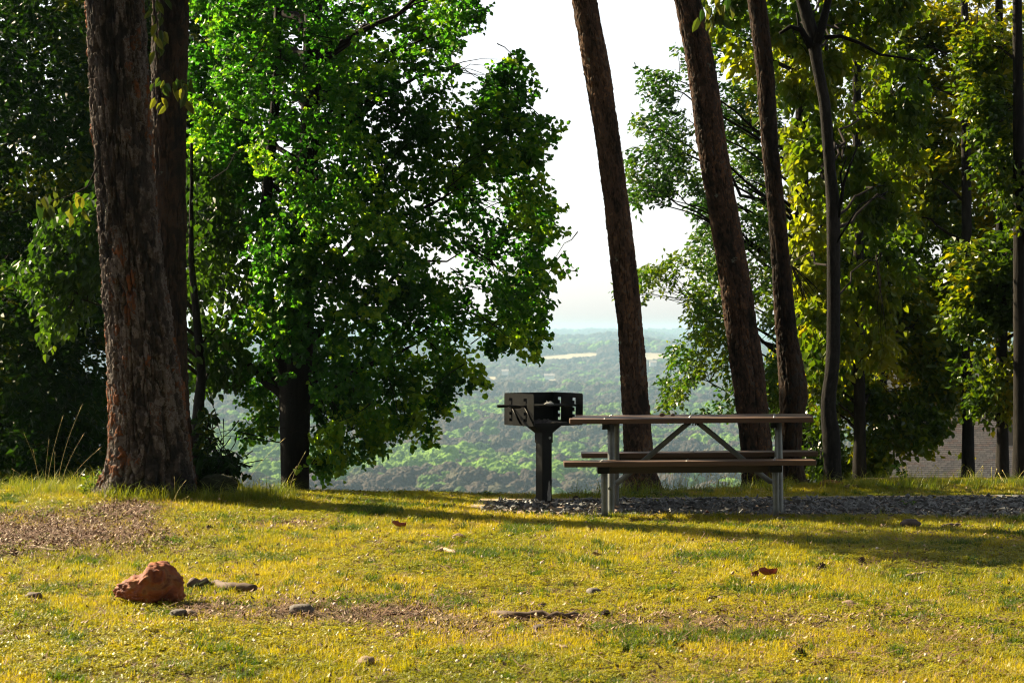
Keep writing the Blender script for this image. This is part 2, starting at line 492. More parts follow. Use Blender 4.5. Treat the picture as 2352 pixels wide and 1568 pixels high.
# ------------------------------------------------------------------ instancing for the uncountable
def instancer(name, pts, rot, scl, idx, sources, tint=None, mat=None):
    me = raw_mesh(name, pts, [], attrs={'rot': rot, 'scl': scl, 'tint': tint if tint is not None else RNG.random(len(pts))})
    a = me.attributes.new('idx', 'INT', 'POINT'); a.data.foreach_set('value', np.asarray(idx, np.int32))
    o = obj(name, me)
    c = bpy.data.collections.new(name + ' pieces')
    for s in sources: c.objects.link(s)
    ng = bpy.data.node_groups.new(name, 'GeometryNodeTree')
    ng.interface.new_socket('Geometry', in_out='INPUT', socket_type='NodeSocketGeometry')
    ng.interface.new_socket('Geometry', in_out='OUTPUT', socket_type='NodeSocketGeometry')
    gi = ng.nodes.new('NodeGroupInput'); go = ng.nodes.new('NodeGroupOutput')
    ip = ng.nodes.new('GeometryNodeInstanceOnPoints')
    ci = ng.nodes.new('GeometryNodeCollectionInfo')
    ci.inputs['Collection'].default_value = c
    ci.inputs['Separate Children'].default_value = True
    ci.inputs['Reset Children'].default_value = True
    def attr(nm, ty):
        n = ng.nodes.new('GeometryNodeInputNamedAttribute'); n.data_type = ty
        n.inputs['Name'].default_value = nm
        return n.outputs['Attribute']
    L = ng.links.new
    L(gi.outputs[0], ip.inputs['Points']); L(ci.outputs[0], ip.inputs['Instance'])
    ip.inputs['Pick Instance'].default_value = True
    L(attr('idx', 'INT'), ip.inputs['Instance Index'])
    L(attr('rot', 'FLOAT_VECTOR'), ip.inputs['Rotation'])
    L(attr('scl', 'FLOAT'), ip.inputs['Scale'])
    L(ip.outputs[0], go.inputs[0])
    md = o.modifiers.new('scatter', 'NODES'); md.node_group = ng
    tag(o, kind='stuff')
    return o

def src(name, me):
    return bpy.data.objects.new(name, me)

def blades(n, rad, h, w, lean, rng, curl=0.5, seg=2):
    """a little tuft of curved blades"""
    V = []; Q = []; T = []; k = 0
    for _ in range(n):
        a = rng.random() * 6.283; r = rad * math.sqrt(rng.random())
        b = np.array([r * math.cos(a), r * math.sin(a), -0.004])
        d = rng.random() * 6.283; hh = h * (0.55 + 0.75 * rng.random()); ll = lean * (0.3 + rng.random())
        dv = np.array([math.cos(d), math.sin(d), 0]); sv = np.array([-dv[1], dv[0], 0]) * w * (0.6 + 0.6 * rng.random()) / 2
        p1 = b + dv * ll * hh * 0.35 + np.array([0, 0, hh * 0.6]); p2 = b + dv * ll * hh * (0.8 + curl) + np.array([0, 0, hh * (1 - 0.3 * curl * ll)])
        V += [b - sv, b + sv, p1 + sv * 0.8, p1 - sv * 0.8, p2]
        Q.append([k, k + 1, k + 2, k + 3]); T.append([k + 3, k + 2, k + 4]); k += 5
    return V, Q, T

def tuft(name, mat, *a, **k):
    V, Q, T = blades(*a, **k)
    return src(name, raw_mesh(name, V, [np.array(Q), np.array(T)], (mat,)))

def clover(name, n, rad, h, s, rng):
    V = []; Q = []; k = 0
    for _ in range(n):
        a = rng.random() * 6.283; r = rad * math.sqrt(rng.random())
        c = np.array([r * math.cos(a), r * math.sin(a), h * (0.4 + 0.8 * rng.random())])
        a0 = rng.random() * 6.283; tl = (rng.random(3) - 0.5) * 0.9
        for q in range(3):
            an = a0 + q * 2.094; d = np.array([math.cos(an), math.sin(an), 0.15]); e = np.array([-math.sin(an), math.cos(an), 0.0])
            tip = c + d * s
            V += [c, c + d * s * 0.6 + e * s * 0.5, tip + np.array([0, 0, tl[q] * s]), c + d * s * 0.6 - e * s * 0.5]
            Q.append([k, k + 1, k + 2, k + 3]); k += 4
    return src(name, raw_mesh(name, V, [np.array(Q)], (M['clover'],)))

# masks on the lawn, in picture units via the flat-ground mapping
def to_px(x, y):
    return CX + x / y * F, HY + EYE / y * F
def lawn_masks(x, y):
    px, py = to_px(x, y)
    n = fbm(x * 1.6, y * 1.6, 0.2, 91, 3)
    litter = np.exp(-(((px - 60) / 330) ** 2) - ((py - 1232) / 46) ** 2) + 0.6 * np.exp(-(((px - 300) / 90) ** 2) - ((py - 1178) / 22) ** 2) + 0.55 * np.exp(-(((px - 680) / 110) ** 2) - ((py - 1212) / 12) ** 2)
    litter = np.clip(litter * 1.5 * (0.45 + n) - 0.35 * fbm(x * 5, y * 5, 2.2, 95, 2), 0, 1)
    path = np.exp(-((py - (1408 + (px - 700) * 0.01)) / 24) ** 2) * sstep(330, 480, px) * sstep(1150, 800, px)
    path = path + 0.5 * np.exp(-((py - 1432) / 34) ** 2) * sstep(700, 1000, px) * sstep(2500, 1500, px)
    path = np.clip(path * (0.35 + 1.3 * fbm(x * 3.5, y * 2.0, 1.2, 93, 3)), 0, 1)
    return litter, path

# gravel bed
GC = [(-0.33, 16.95), (4.6, 16.25), (6.2, 18.5), (-0.20, 18.02)]
def in_gravel(x, y, m=0.0):
    jx = (fbm(x * 5, y * 5, 0, 3, 2) - 0.5) * 0.14
    left = -0.24 + (y - 16.9) * 0.15
    front = 16.36 - 0.01 * x + jx * 1.2
    back = 17.76 + 0.1 * x
    return (x > left - m) & (y > front - m + 0.45 * sstep(0.4, -0.4, x)) & (y < back + m)

def scatter_region(dens, y0=8.2, y1=20.6, wide=0.255):
    area = (y1 - y0) * 2 * (wide * y1 + 0.4)
    n = int(dens * area)
    x = (RNG.random(n) * 2 - 1) * (wide * y1 + 0.4); y = y0 + RNG.random(n) * (y1 - y0)
    k = np.abs(x) < wide * y + 0.4
    return x[k], y[k]

TREE_FEET = []   # (x, y, r) filled below for grass clearing
x, y = scatter_region(1450)
# thicker near the crest
x2, y2 = scatter_region(700, 17.6, 21.5)
x = np.concatenate([x, x2]); y = np.concatenate([y, y2])
lit, pth = lawn_masks(x, y)
keep = ~in_gravel(x, y, -0.02)
keep &= RNG.random(len(x)) > np.clip(lit * 1.05, 0, 0.97)
keep &= RNG.random(len(x)) > np.clip(pth * 0.9, 0, 0.85)
keep &= (y < edge_y(x) + 1.6)
keep &= ((x + 2.95) / 0.45) ** 2 + ((y - 18.0) / 0.4) ** 2 > 1
dn = fbm(x * 2.2, y * 2.2, 4.0, 17, 3)
keep &= RNG.random(len(x)) < 0.55 + 1.1 * (dn - 0.25)
x, y, lit, pth = x[keep], y[keep], lit[keep], pth[keep]
z = ground_z(x, y)
cn = fbm(x * 1.1, y * 1.1, 7.0, 41, 3)
dk = fbm(x * 1.7 + 3, y * 1.7, 2.0, 43, 3)
rr = RNG.random(len(x))
idx = (RNG.random(len(x)) * 4).astype(int)
idx = np.where(rr < sstep(0.48, 0.62, cn) * 0.75 + 0.06, 4 + (RNG.random(len(x)) * 2).astype(int), idx)
idx = np.where(rr > 0.965 - 0.08 * pth, 6, idx)
idx = np.where((dk > 0.67) & (rr > 0.35) & (idx < 4), 7, idx)
idx = np.where((fbm(x * 7, y * 7, 3.0, 57, 2) > 0.74) & (rr > 0.3), 7, idx)
tint = np.clip(0.5 + (fbm(x * 0.9, y * 0.9, 0.0, 51, 3) - 0.5) * 0.9 + (RNG.random(len(x)) - 0.5) * 0.5 + pth * 0.3, 0, 1)
tint = np.where(idx == 7, tint * 0.25, tint)
scl = 0.55 + 0.6 * RNG.random(len(x)) ** 1.5; scl *= 1 - 0.3 * pth; scl *= 0.75 + 0.6 * fbm(x * 1.3, y * 1.3, 9.0, 19, 3)
rg = np.random.default_rng(3)
gsrc = [tuft('grass_tuft_a', M['grass'], 15, 0.035, 0.030, 0.0032, 0.8, rg),
        tuft('grass_tuft_b', M['grass'], 13, 0.035, 0.038, 0.0034, 0.9, rg),
        tuft('grass_tuft_c', M['grass'], 16, 0.040, 0.024, 0.0034, 1.2, rg),
        tuft('grass_tuft_d', M['grass'], 12, 0.030, 0.045, 0.0030, 0.6, rg),
        clover('grass_tuft_e', 11, 0.04, 0.022, 0.009, rg),
        clover('grass_tuft_f', 9, 0.04, 0.030, 0.011, rg),
        tuft('grass_tuft_g', M['straw'], 5, 0.04, 0.05, 0.003, 2.4, rg),
        tuft('grass_tuft_h', M['grass_long'], 14, 0.03, 0.05, 0.0042, 0.8, rg)]
rot = np.stack([(RNG.random(len(x)) - 0.5) * 0.3, (RNG.random(len(x)) - 0.5) * 0.3, RNG.random(len(x)) * 6.28], -1)
instancer('grass', np.stack([x, y, z], -1), rot, scl, idx, gsrc, tint)

# longer tufts round the old pine, along the crest and the bed edge
LX, LY, LS = [], [], []
def long_band(n, fx, fy, s):
    LX.append(fx(RNG.random(n))); LY.append(fy(RNG.random(n), LX[-1])); LS.append(s * (0.6 + 0.8 * RNG.random(n)))
long_band(520, lambda u: -5.4 + 2.0 * u, lambda u, xx: 17.9 + 1.7 * u, 1.0)
long_band(170, lambda u: -3.5 + 1.5 * u, lambda u, xx: 17.3 + 0.35 * u + 0.1 * np.abs(xx + 2.9), 0.9)
long_band(160, lambda u: -2.3 + 0.5 * u, lambda u, xx: 17.3 + 1.0 * u, 0.8)
long_band(240, lambda u: -2.0 + 3.2 * u, lambda u, xx: 17.2 + 0.6 * u, 0.55)
long_band(260, lambda u: -0.4 + 5.0 * u, lambda u, xx: 16.3 + 0.25 * u, 0.5)
long_band(420, lambda u: 0.4 + 5.4 * u, lambda u, xx: edge_y(xx) - 0.5 + 1.0 * u, 0.9)
long_band(120, lambda u: 0.9 + 0.5 * u, lambda u, xx: 19.0 + 0.35 * u, 1.1)
long_band(90, lambda u: 2.2 + 1.5 * u, lambda u, xx: 19.1 + 0.35 * u, 1.0)
long_band(70, lambda u: -5.0 + 8.0 * u, lambda u, xx: 9.0 + 6 * u, 0.5)
lx, ly, ls = np.concatenate(LX), np.concatenate(LY), np.concatenate(LS)
cl = fbm(lx * 3, ly * 3, 1, 61, 2) > 0.42
cl &= ~in_gravel(lx, ly, 0.02)
lx, ly, ls = lx[cl], ly[cl], ls[cl]
lsrc = [tuft('long_tuft_a', M['grass_long'], 14, 0.04, 0.13, 0.0042, 0.7, rg, curl=0.9),
        tuft('long_tuft_b', M['grass_long'], 16, 0.05, 0.10, 0.0040, 1.0, rg, curl=1.0),
        tuft('long_tuft_c', M['grass_long'], 12, 0.05, 0.16, 0.0040, 0.8, rg, curl=0.8)]
instancer('long_grass', np.stack([lx, ly, ground_z(lx, ly)], -1),
          np.stack([0 * lx, 0 * lx, RNG.random(len(lx)) * 6.28], -1), ls, (RNG.random(len(lx)) * 3).astype(int), lsrc,
          np.clip(0.55 + 0.5 * (RNG.random(len(lx)) - 0.5), 0, 1))

# leaf and needle litter
def litter_pieces():
    out = []
    for k in range(3):
        a = Acc()
        for _ in range(9):
            p = RNG.random(3) * 0.08 - 0.04; d = RNG.random(3) - 0.5; d[2] *= 0.35; d /= np.linalg.norm(d)
            l = 0.03 + 0.05 * RNG.random(); e = np.cross(d, [0, 0, 1]); e /= np.linalg.norm(e) + 1e-9
            p[2] = 0.004 + 0.01 * RNG.random(); w = 0.0016
            a.add(np.array([p - e * w, p + e * w, p + d * l + e * w, p + d * l - e * w]), np.array([[0, 1, 2, 3]]))
        out.append(src('litter_a%d' % k, a.mesh('litter_needles', (M['needle'],), False)))
    for k in range(4):
        a = Acc()
        for _ in range(3):
            p = RNG.random(3) * 0.08 - 0.04; p[2] = 0.006 + 0.012 * RNG.random()
            d = RNG.random(3) - 0.5; d[2] *= 0.5; d /= np.linalg.norm(d)
            e = np.cross(d, RNG.random(3) - 0.5 + np.array([0, 0, 1.2])); e /= np.linalg.norm(e)
            n_ = np.cross(d, e); l = 0.009 + 0.018 * RNG.random() ** 1.5; w = l * (0.15 + 0.25 * RNG.random())
            a.add(np.array([p, p + d * l * .5 + e * w + n_ * l * .2, p + d * l, p + d * l * .5 - e * w + n_ * l * .2]), None, np.array([[0, 1, 2], [0, 2, 3]]))
        out.append(src('litter_b%d' % k, a.mesh('litter_leaves', (M['deadleaf'] if k < 2 else (M['straw'] if k == 2 else M['stick']),), False)))
    return out
x, y = scatter_region(1000, 8.3, 19.6)
lit, pth = lawn_masks(x, y)
pr = np.clip(lit * 1.2, 0, 1) + 0.55 * pth + 0.06 + 0.08 * sstep(12, 9.5, y) * sstep(0, 1.5, x)
k = (RNG.random(len(x)) < pr) & ~in_gravel(x, y)
x, y = x[k], y[k]
n = len(x)
instancer('leaf_litter', np.stack([x, y, ground_z(x, y) + 0.002 + 0.012 * RNG.random(n)], -1),
          np.stack([(RNG.random(n) - .5) * .4, (RNG.random(n) - .5) * .4, RNG.random(n) * 6.28], -1), 0.7 + 0.8 * RNG.random(n),
          (RNG.random(n) * 7).astype(int), litter_pieces())

# white clover heads
def flower_src():
    a = Acc()
    a.tube([(0, 0, 0), (0.004, 0, 0.03)], 0.0012, 5)
    bm = bmesh.new(); bmesh.ops.create_icosphere(bm, subdivisions=2, radius=0.0085)
    for v in bm.verts:
        v.co *= 0.8 + 0.35 * random.random(); v.co.z *= 0.85; v.co += Vector((0.004, 0, 0.037))
    me = bpy.data.meshes.new('clover_head'); bm.to_mesh(me); bm.free(); me.materials.append(M['flower'])
    return [src('clover_head', me)]
n = 150
fx = RNG.random(n) * 2 - 1; fy = 8.6 + RNG.random(n) ** 1.2 * 6.5; fx = fx * 0.25 * fy
k = (fx < -0.3) | (RNG.random(n) < 0.4); fx, fy = fx[k], fy[k]; n = len(fx)
instancer('clover_flowers', np.stack([fx, fy, ground_z(fx, fy) + 0.0], -1), np.stack([(RNG.random(n) - .5) * .5, (RNG.random(n) - .5) * .5, RNG.random(n) * 6], -1),
          0.8 + 0.5 * RNG.random(n), np.zeros(n, int), flower_src())

# ------------------------------------------------------------------ gravel bed and kerb
def chip_src(k):
    bm = bmesh.new()
    pts = [Vector((random.uniform(-1, 1), random.uniform(-0.8, 0.8), random.uniform(-0.35, 0.35))) for _ in range(9)]
    for p in pts: bm.verts.new(p * 0.022)
    r = bmesh.ops.convex_hull(bm, input=bm.verts)
    me = bpy.data.meshes.new('slate_chip'); bm.to_mesh(me); bm.free(); me.materials.append(M['slate'])
    return src('slate_chip_%d' % k, me)
n = 9500
x = -0.75 + RNG.random(n) * 6.2; y = 16.15 + RNG.random(n) * 2.5
k = in_gravel(x, y, 0.03) & (RNG.random(n) < 0.8 + 0.4 * (fbm(x * 4, y * 4, 0, 8, 2) - 0.5) - 0.45 * sstep(1.2, 0.2, x) * sstep(17.3, 16.9, y))
x, y = x[k], y[k]; n = len(x)
instancer('gravel', np.stack([x, y, 0.016 + 0.024 * RNG.random(n)], -1), np.stack([(RNG.random(n) - .5) * 1.3, (RNG.random(n) - .5) * 1.3, RNG.random(n) * 6.28], -1),
          0.75 + 1.35 * RNG.random(n) ** 2, (RNG.random(n) * 6).astype(int), [chip_src(q) for q in range(6)])
bed = raw_mesh('gravel_bed', [(-0.5, 16.45, 0.010), (6.0, 16.2, 0.010), (6.0, 18.4, 0.010), (-0.2, 17.78, 0.010)], np.array([[0, 1, 2, 3]]),
               (plain('bed_grit', (0.26, 0.19, 0.14), 0.95, var=0.5, scale=60, bump=0.5),))
tag(obj('gravel_bed', bed), kind='structure')
kb = bmesh.new()
add_box(kb, (-0.23, 17.42, -0.004), (0.17, 0.85, 0.08), Matrix.Rotation(-0.13, 3, 'Z'), 0.006)
add_box(kb, (2.84, 18.12, -0.008), (6.0, 0.10, 0.08), Matrix.Rotation(0.098, 3, 'Z'), 0.006)
kerb = from_bm('kerb', kb, M['kerb']); tag(kerb, kind='structure')

# ------------------------------------------------------------------ picnic table
def picnic_table():
    base = empty('picnic_table', (1.437, 16.83, 0.0), 'long picnic table with brown planks on galvanised pipe legs, standing in the slate gravel bed', 'picnic table')
    base.rotation_euler = (0, R(-0.45), 0)
    S = 0.155  # skew of the far side to the right over the depth
    def X(x, y): return x + S * (y + 0.0) * 0.82 - 0.0
    # tabletop planks
    L = 1.88
    for k, yy in enumerate((-0.252, 0.0, 0.252)):
        xc = X(-0.012, yy)
        o = box_obj('tabletop_plank', (xc, yy, 0.746), (L, 0.243, 0.038), M['wood'], base, bevel=0.005)
    for yy, nm in ((-0.655, 'near'), (0.455, 'far')):
        box_obj('bench_plank', (X(-0.008, yy) + (0.03 if yy > 0 else 0), yy, 0.440), (1.90, 0.245, 0.038), M['wood'], base, bevel=0.005)
        box_obj('stiffener_board', (X(0, yy) + 0.0, yy + 0.02, 0.392), (1.38, 0.040, 0.056), M['wood_dark'], base, bevel=0.003)
    # end frames
    for sx in (-0.65, 0.65):
        for yy in (-0.66, 0.47):
            a = Acc(); xx = X(sx, yy)
            a.tube([(xx, yy, -0.03), (xx, yy, 0.10), (xx, yy + 0.01, 0.30), (xx, yy + 0.01, 0.418)], 0.024, 14)
            obj('bench_leg', a.mesh('bench_leg', (M['galv'],)), base)
        for yy, lean in ((-0.27, -0.16), (0.27, 0.10)):
            a = Acc(); xx = X(sx, yy) + 0.02
            z = np.linspace(-0.03, 0.722, 9); t = (0.722 - z) / 0.75
            a.tube([(xx - 0.012 * tt * tt, yy + lean * tt, zz) for zz, tt in zip(z, t)], 0.027, 16)
            obj('table_leg', a.mesh('table_leg', (M['galv'],)), base)
        a = Acc(); a.tube([(X(sx, -0.72), -0.72, 0.408), (X(sx, 0.55), 0.55, 0.408)], 0.017, 10)
        obj('crossbar', a.mesh('crossbar', (M['galv'],)), base)
        a = Acc(); a.tube([(X(sx, -0.42) + .02, -0.42, 0.235), (X(sx, 0.37) + .02, 0.37, 0.235)], 0.015, 10)
        obj('lower_crossbar', a.mesh('lower_crossbar', (M['galv'],)), base)
        bm = bmesh.new()
        add_box(bm, (X(sx, 0) - 0.02, 0.0, 0.704), (0.045, 0.66, 0.044), Matrix.Rotation(-0.127, 3, 'Z'), 0.003)
        from_bm('top_bracket', bm, M['black'], base)
        for yy in (-0.655, 0.455):
            bm = bmesh.new()
            add_box(bm, (X(sx, yy) - 0.01, yy, 0.396), (0.09, 0.23, 0.05), None, 0.004)
            from_bm('bench_bracket', bm, M['black'], base)
    # braces with flattened ends
    for s in (-1, 1):
        a = Acc()
        p0 = np.array([0.035 * s + 0.0, 0.0, 0.712]); p1 = np.array([0.075 * s, 0, 0.685]); p2 = np.array([0.13 * s, 0, 0.640])
        p5 = np.array([0.60 * s, 0.0, 0.250]); p4 = np.array([0.565 * s, 0.0, 0.275]); p6 = np.array([0.655 * s, 0.0, 0.238])
        mid = [p2 + (p4 - p2) * t for t in np.linspace(0, 1, 8)]
        pts = [p0, p1] + mid + [p5, p6]
        rad = [0.018, 0.021] + [0.0205] + [0.021] * 6 + [0.021, 0.022, 0.019]
        fl = [0.22, 0.4] + [0.8] + [1.0] * 6 + [0.85, 0.4, 0.22]
        a.tube(pts, rad, 12, flat=fl)
        obj('brace', a.mesh('brace', (M['galv'],)), base)
    bm = bmesh.new()
    for xx in (-0.032, 0.028): add_box(bm, (xx, 0, 0.713), (0.022, 0.10, 0.030), Matrix.Rotation(0.5 if xx < 0 else -0.5, 3, 'Y'), 0.002)
    for xx in (-0.012, 0.0, 0.012): add_box(bm, (xx, -0.04, 0.708), (0.006, 0.008, 0.03), None, 0)
    add_box(bm, (0, 0.0, 0.7255), (0.085, 0.62, 0.004), None, 0)
    from_bm('centre_bracket', bm, M['black'], base)
    # bolt heads and straps over the planks
    for sx in (-0.65, -0.0, 0.66):
        for yy in (-0.33, -0.18, -0.08, 0.08, 0.18, 0.33):
            bm = bmesh.new(); bmesh.ops.create_cone(bm, segments=10, radius1=0.010, radius2=0.005, depth=0.006, cap_ends=True, matrix=Matrix.Translation((X(sx, yy) - 0.02, yy, 0.7675)))
            from_bm('bolt', bm, M['bolt'], base)
        for yb in (-0.655, 0.455):
            for yy in (yb - 0.07, yb + 0.07):
                bm = bmesh.new(); bmesh.ops.create_cone(bm, segments=10, radius1=0.010, radius2=0.005, depth=0.006, cap_ends=True, matrix=Matrix.Translation((X(sx, yy) - 0.02, yy, 0.4615)))
                from_bm('bolt', bm, M['bolt'], base)
    return base
picnic_table()

# ------------------------------------------------------------------ pedestal grill
def slotted_panel(name, length, height, th, slots, mat, parent, origin, ang, corner=0.018):
    """vertical steel plate with stepped slots; local x along the plate, z up"""
    xs = {0.0, length}; zs = {0.0, height}
    for (x0, x1, z0, z1) in slots:
        xs |= {x0, x1}; zs |= {z0, z1}
    xs = sorted({round(q, 4) for q in xs}); zs = sorted({round(q, 4) for q in zs})
    bm = bmesh.new()
    vg = {}
    def V(x, z):
        k = (round(x, 5), round(z, 5))
        if k not in vg: vg[k] = bm.verts.new((x, 0, z))
        return vg[k]
    for a, b in zip(xs[:-1], xs[1:]):
        for c, d in zip(zs[:-1], zs[1:]):
            mx, mz = (a + b) / 2, (c + d) / 2
            if any(x0 < mx < x1 and z0 < mz < z1 for (x0, x1, z0, z1) in slots): continue
            bm.faces.new((V(a, c), V(b, c), V(b, d), V(a, d)))
    cv = [v for v in bm.verts if (abs(v.co.x) < 1e-6 or abs(v.co.x - length) < 1e-6) and (abs(v.co.z) < 1e-6 or abs(v.co.z - height) < 1e-6)]
    bmesh.ops.bevel(bm, geom=cv, offset=corner, segments=3, affect='VERTICES', profile=0.5)
    r = bmesh.ops.solidify(bm, geom=bm.faces[:], thickness=th)
    bmesh.ops.rotate(bm, verts=bm.verts, cent=(0, 0, 0), matrix=Matrix.Rotation(ang, 3, 'Z'))
    bmesh.ops.translate(bm, verts=bm.verts, vec=origin)
    bmesh.ops.recalc_face_normals(bm, faces=bm.faces)
    return from_bm(name, bm, mat, parent)

def grill():
    p = at(1249, 755, 17.72)
    t = empty('pedestal_grill', (p[0], 17.72, 0), 'black steel park grill on a square post, left of the picnic table', 'grill')
    AL = R(34.7)
    c, s = math.cos(AL), math.sin(AL)
    A, B = 0.495, 0.423
    ux = Vector((c, s, 0)); uy = Vector((-s, c, 0))
    Z0, HT = 0.657, 0.265
    P1 = -(ux * A / 2 + uy * B / 2)
    def slots(L, mirror=False):
        out = []
        for cx_ in (0.25 * L, 0.74 * L):
            w = 0.018
            out.append((cx_ - w / 2, cx_ + w / 2, 0.034, 0.226))
            for zz in (0.034, 0.086, 0.146, 0.201):
                out.append((cx_ + w / 2, cx_ + w / 2 + 0.028, zz, zz + 0.025))
        return out
    # left side panel (its outer face towards the camera), from P1 backwards-left
    slotted_panel('side_panel', B, HT, 0.005, slots(B), M['black'], t, P1 + Vector((0, 0, Z0)), AL + R(90))
    P4 = P1 + ux * A
    slotted_panel('side_panel', B, HT, 0.005, slots(B), M['black'], t, P4 + Vector((0, 0, Z0)), AL + R(90))
    P2 = P1 + uy * B
    slotted_panel('back_panel', A, HT, 0.005, [], M['black'], t, P2 + Vector((0, 0, Z0)), AL, 0.002)
    rot = Matrix.Rotation(AL, 3, 'Z')
    box_obj('floor_plate', (0, 0, Z0 + 0.004), (A - 0.008, B - 0.008, 0.006), M['black'], t, rot, 0)
    bm = bmesh.new()
    bmesh.ops.create_grid(bm, x_segments=26, y_segments=22, size=0.5, matrix=Matrix.Translation((0, 0, Z0 + 0.010)) @ rot.to_4x4() @ Matrix.Diagonal((A - 0.03, B - 0.03, 1, 1)))
    for v in bm.verts:
        d = v.co.xy.length
        v.co.z += 0.035 * max(0, 1 - d / 0.27) * (0.4 + random.random())
    from_bm('ash_bed', bm, M['ash'], t)
    # lip at the front
    box_obj('front_lip', tuple(-uy * (B / 2 - 0.003) + Vector((0, 0, Z0 + 0.014))), (A - 0.012, 0.004, 0.026), M['black'], t, rot, 0)
    # cooking grate with handles through the left panel
    g = Acc(); GZ_ = Z0 + 0.168
    for k in range(17):
        v = -B / 2 + 0.03 + k * (B - 0.06) / 16
        a0 = -ux * (A / 2 - 0.012) + uy * v; a1 = ux * (A / 2 - 0.012) + uy * v
        g.tube([(a0.x, a0.y, GZ_), (a1.x, a1.y, GZ_)], 0.0042, 6)
    for u in (-A / 2 + 0.03, -0.07, 0.07, A / 2 - 0.03):
        a0 = ux * u - uy * (B / 2 - 0.02); a1 = ux * u + uy * (B / 2 - 0.02)
        g.tube([(a0.x, a0.y, GZ_ - 0.008), (a1.x, a1.y, GZ_ - 0.008)], 0.006, 6)
    gr = obj('cooking_grate', g.mesh('cooking_grate', (M['black'],)), t)
    for v in (B * (0.74 - 0.5), B * (0.29 - 0.5)):
        h = Acc()
        a0 = -ux * (A / 2 - 0.05) + uy * v; a1 = -ux * (A / 2 + 0.04) + uy * v; a2 = -ux * (A / 2 + 0.15) + uy * v
        h.tube([(a0.x, a0.y, GZ_), (a1.x, a1.y, GZ_ - 0.006), (a2.x, a2.y, GZ_ - 0.008)], 0.006, 8)
        # coil grip
        n = 110; tt = np.linspace(0, 1, n); st = np.array(a2); en = np.array(a1)
        ax = (en - st)
        cpts = [st + ax * (0.02 + 0.85 * q) + np.array([uy.x * math.cos(q * 75) * 0.011, uy.y * math.cos(q * 75) * 0.011, GZ_ - 0.008 + math.sin(q * 75) * 0.011]) for q in tt]
        h.tube(cpts, 0.0032, 5)
        obj('handle', h.mesh('handle', (M['black'],)), gr)
        d = Acc()
        b1 = -ux * (A / 2 + 0.012) + uy * v; b2 = -ux * (A / 2 + 0.012) + uy * (v - 0.135)
        d.tube([(b1.x, b1.y, GZ_ - 0.01), (b2.x, b2.y, Z0 + 0.012)], 0.0055, 8)
        obj('brace_rod', d.mesh('brace_rod', (M['black'],)), t)
    for v in (-0.09, 0.12):
        q = ux * (A / 2 + 0.004) + uy * v
        box_obj('bar_end', (q.x, q.y, GZ_ - 0.006), (0.016, 0.012, 0.012), M['black'], t, rot, 0.002)
    # funnel gusset, sleeve, post
    bm = bmesh.new()
    def ring(hx, hy, z):
        return [bm.verts.new((ux * a * hx + uy * b * hy) + Vector((0, 0, z))) for a, b in ((-1, -1), (1, -1), (1, 1), (-1, 1))]
    r0 = ring(0.0535, 0.0535, 0.512); r1 = ring(0.0535, 0.0535, 0.592); r2 = ring(0.150, 0.055, Z0 - 0.001)
    for a, b in ((r0, r1), (r1, r2)):
        for k in range(4): bm.faces.new((a[k], a[(k + 1) % 4], b[(k + 1) % 4], b[k]))
    bm.faces.new(r2)
    from_bm('support_bracket', bm, M['black'], t)
    bm = bmesh.new(); add_box(bm, (0, 0, 0.27), (0.098, 0.098, 0.62), rot, 0.007)
    post = from_bm('post', bm, M['black'], t)
    # bare metal chips low on the right face
    bm = bmesh.new()
    q = ux * 0.012 - uy * 0.0496
    pts = [(-0.030, 0.0), (-0.026, 0.03), (-0.031, 0.06), (-0.020, 0.10), (-0.012, 0.155), (-0.004, 0.17), (0.004, 0.14), (0.012, 0.12), (0.010, 0.08), (0.018, 0.04), (0.014, 0.0)]
    bm.faces.new([bm.verts.new(q + ux * (a * 0.8 + 0.012) + Vector((0, 0, 0.03 + b))) for a, b in pts])
    chip = from_bm('bare_patch', bm, M['chip'], t)
    q = ux * 0.022 - uy * 0.056
    bm = bmesh.new()
    bmesh.ops.create_cone(bm, segments=14, radius1=0.012, radius2=0.010, depth=0.010, cap_ends=True,
        matrix=Matrix.Translation(q + Vector((0, 0, 0.552))) @ Matrix.Rotation(AL, 4, 'Z') @ Matrix.Rotation(R(90), 4, 'X'))
    from_bm('bolt', bm, M['bolt'], t)
    # crumpled paper on the grate
    bm = bmesh.new(); bmesh.ops.create_icosphere(bm, subdivisions=3, radius=1.0)
    for v in bm.verts:
        k = float(fbm(np.array([v.co.x * 2.2 + 5]), np.array([v.co.y * 2.2]), np.array([v.co.z * 2.2]), 5, 3)[0])
        v.co = Vector((v.co.x * 0.040 * (0.4 + 1.2 * k), v.co.y * 0.030, max(-0.3, v.co.z) * 0.020 * (0.1 + 2.2 * abs(k - 0.42) * 2)))
    o = from_bm('paper_scrap', bm, M['foil'], None, loc=Vector(t.location) + Vector((0.045, 0.02, GZ_ + 0.010)))
    tag(o, 'crumpled white paper scrap lying on the cooking grate of the grill', 'litter')
grill()

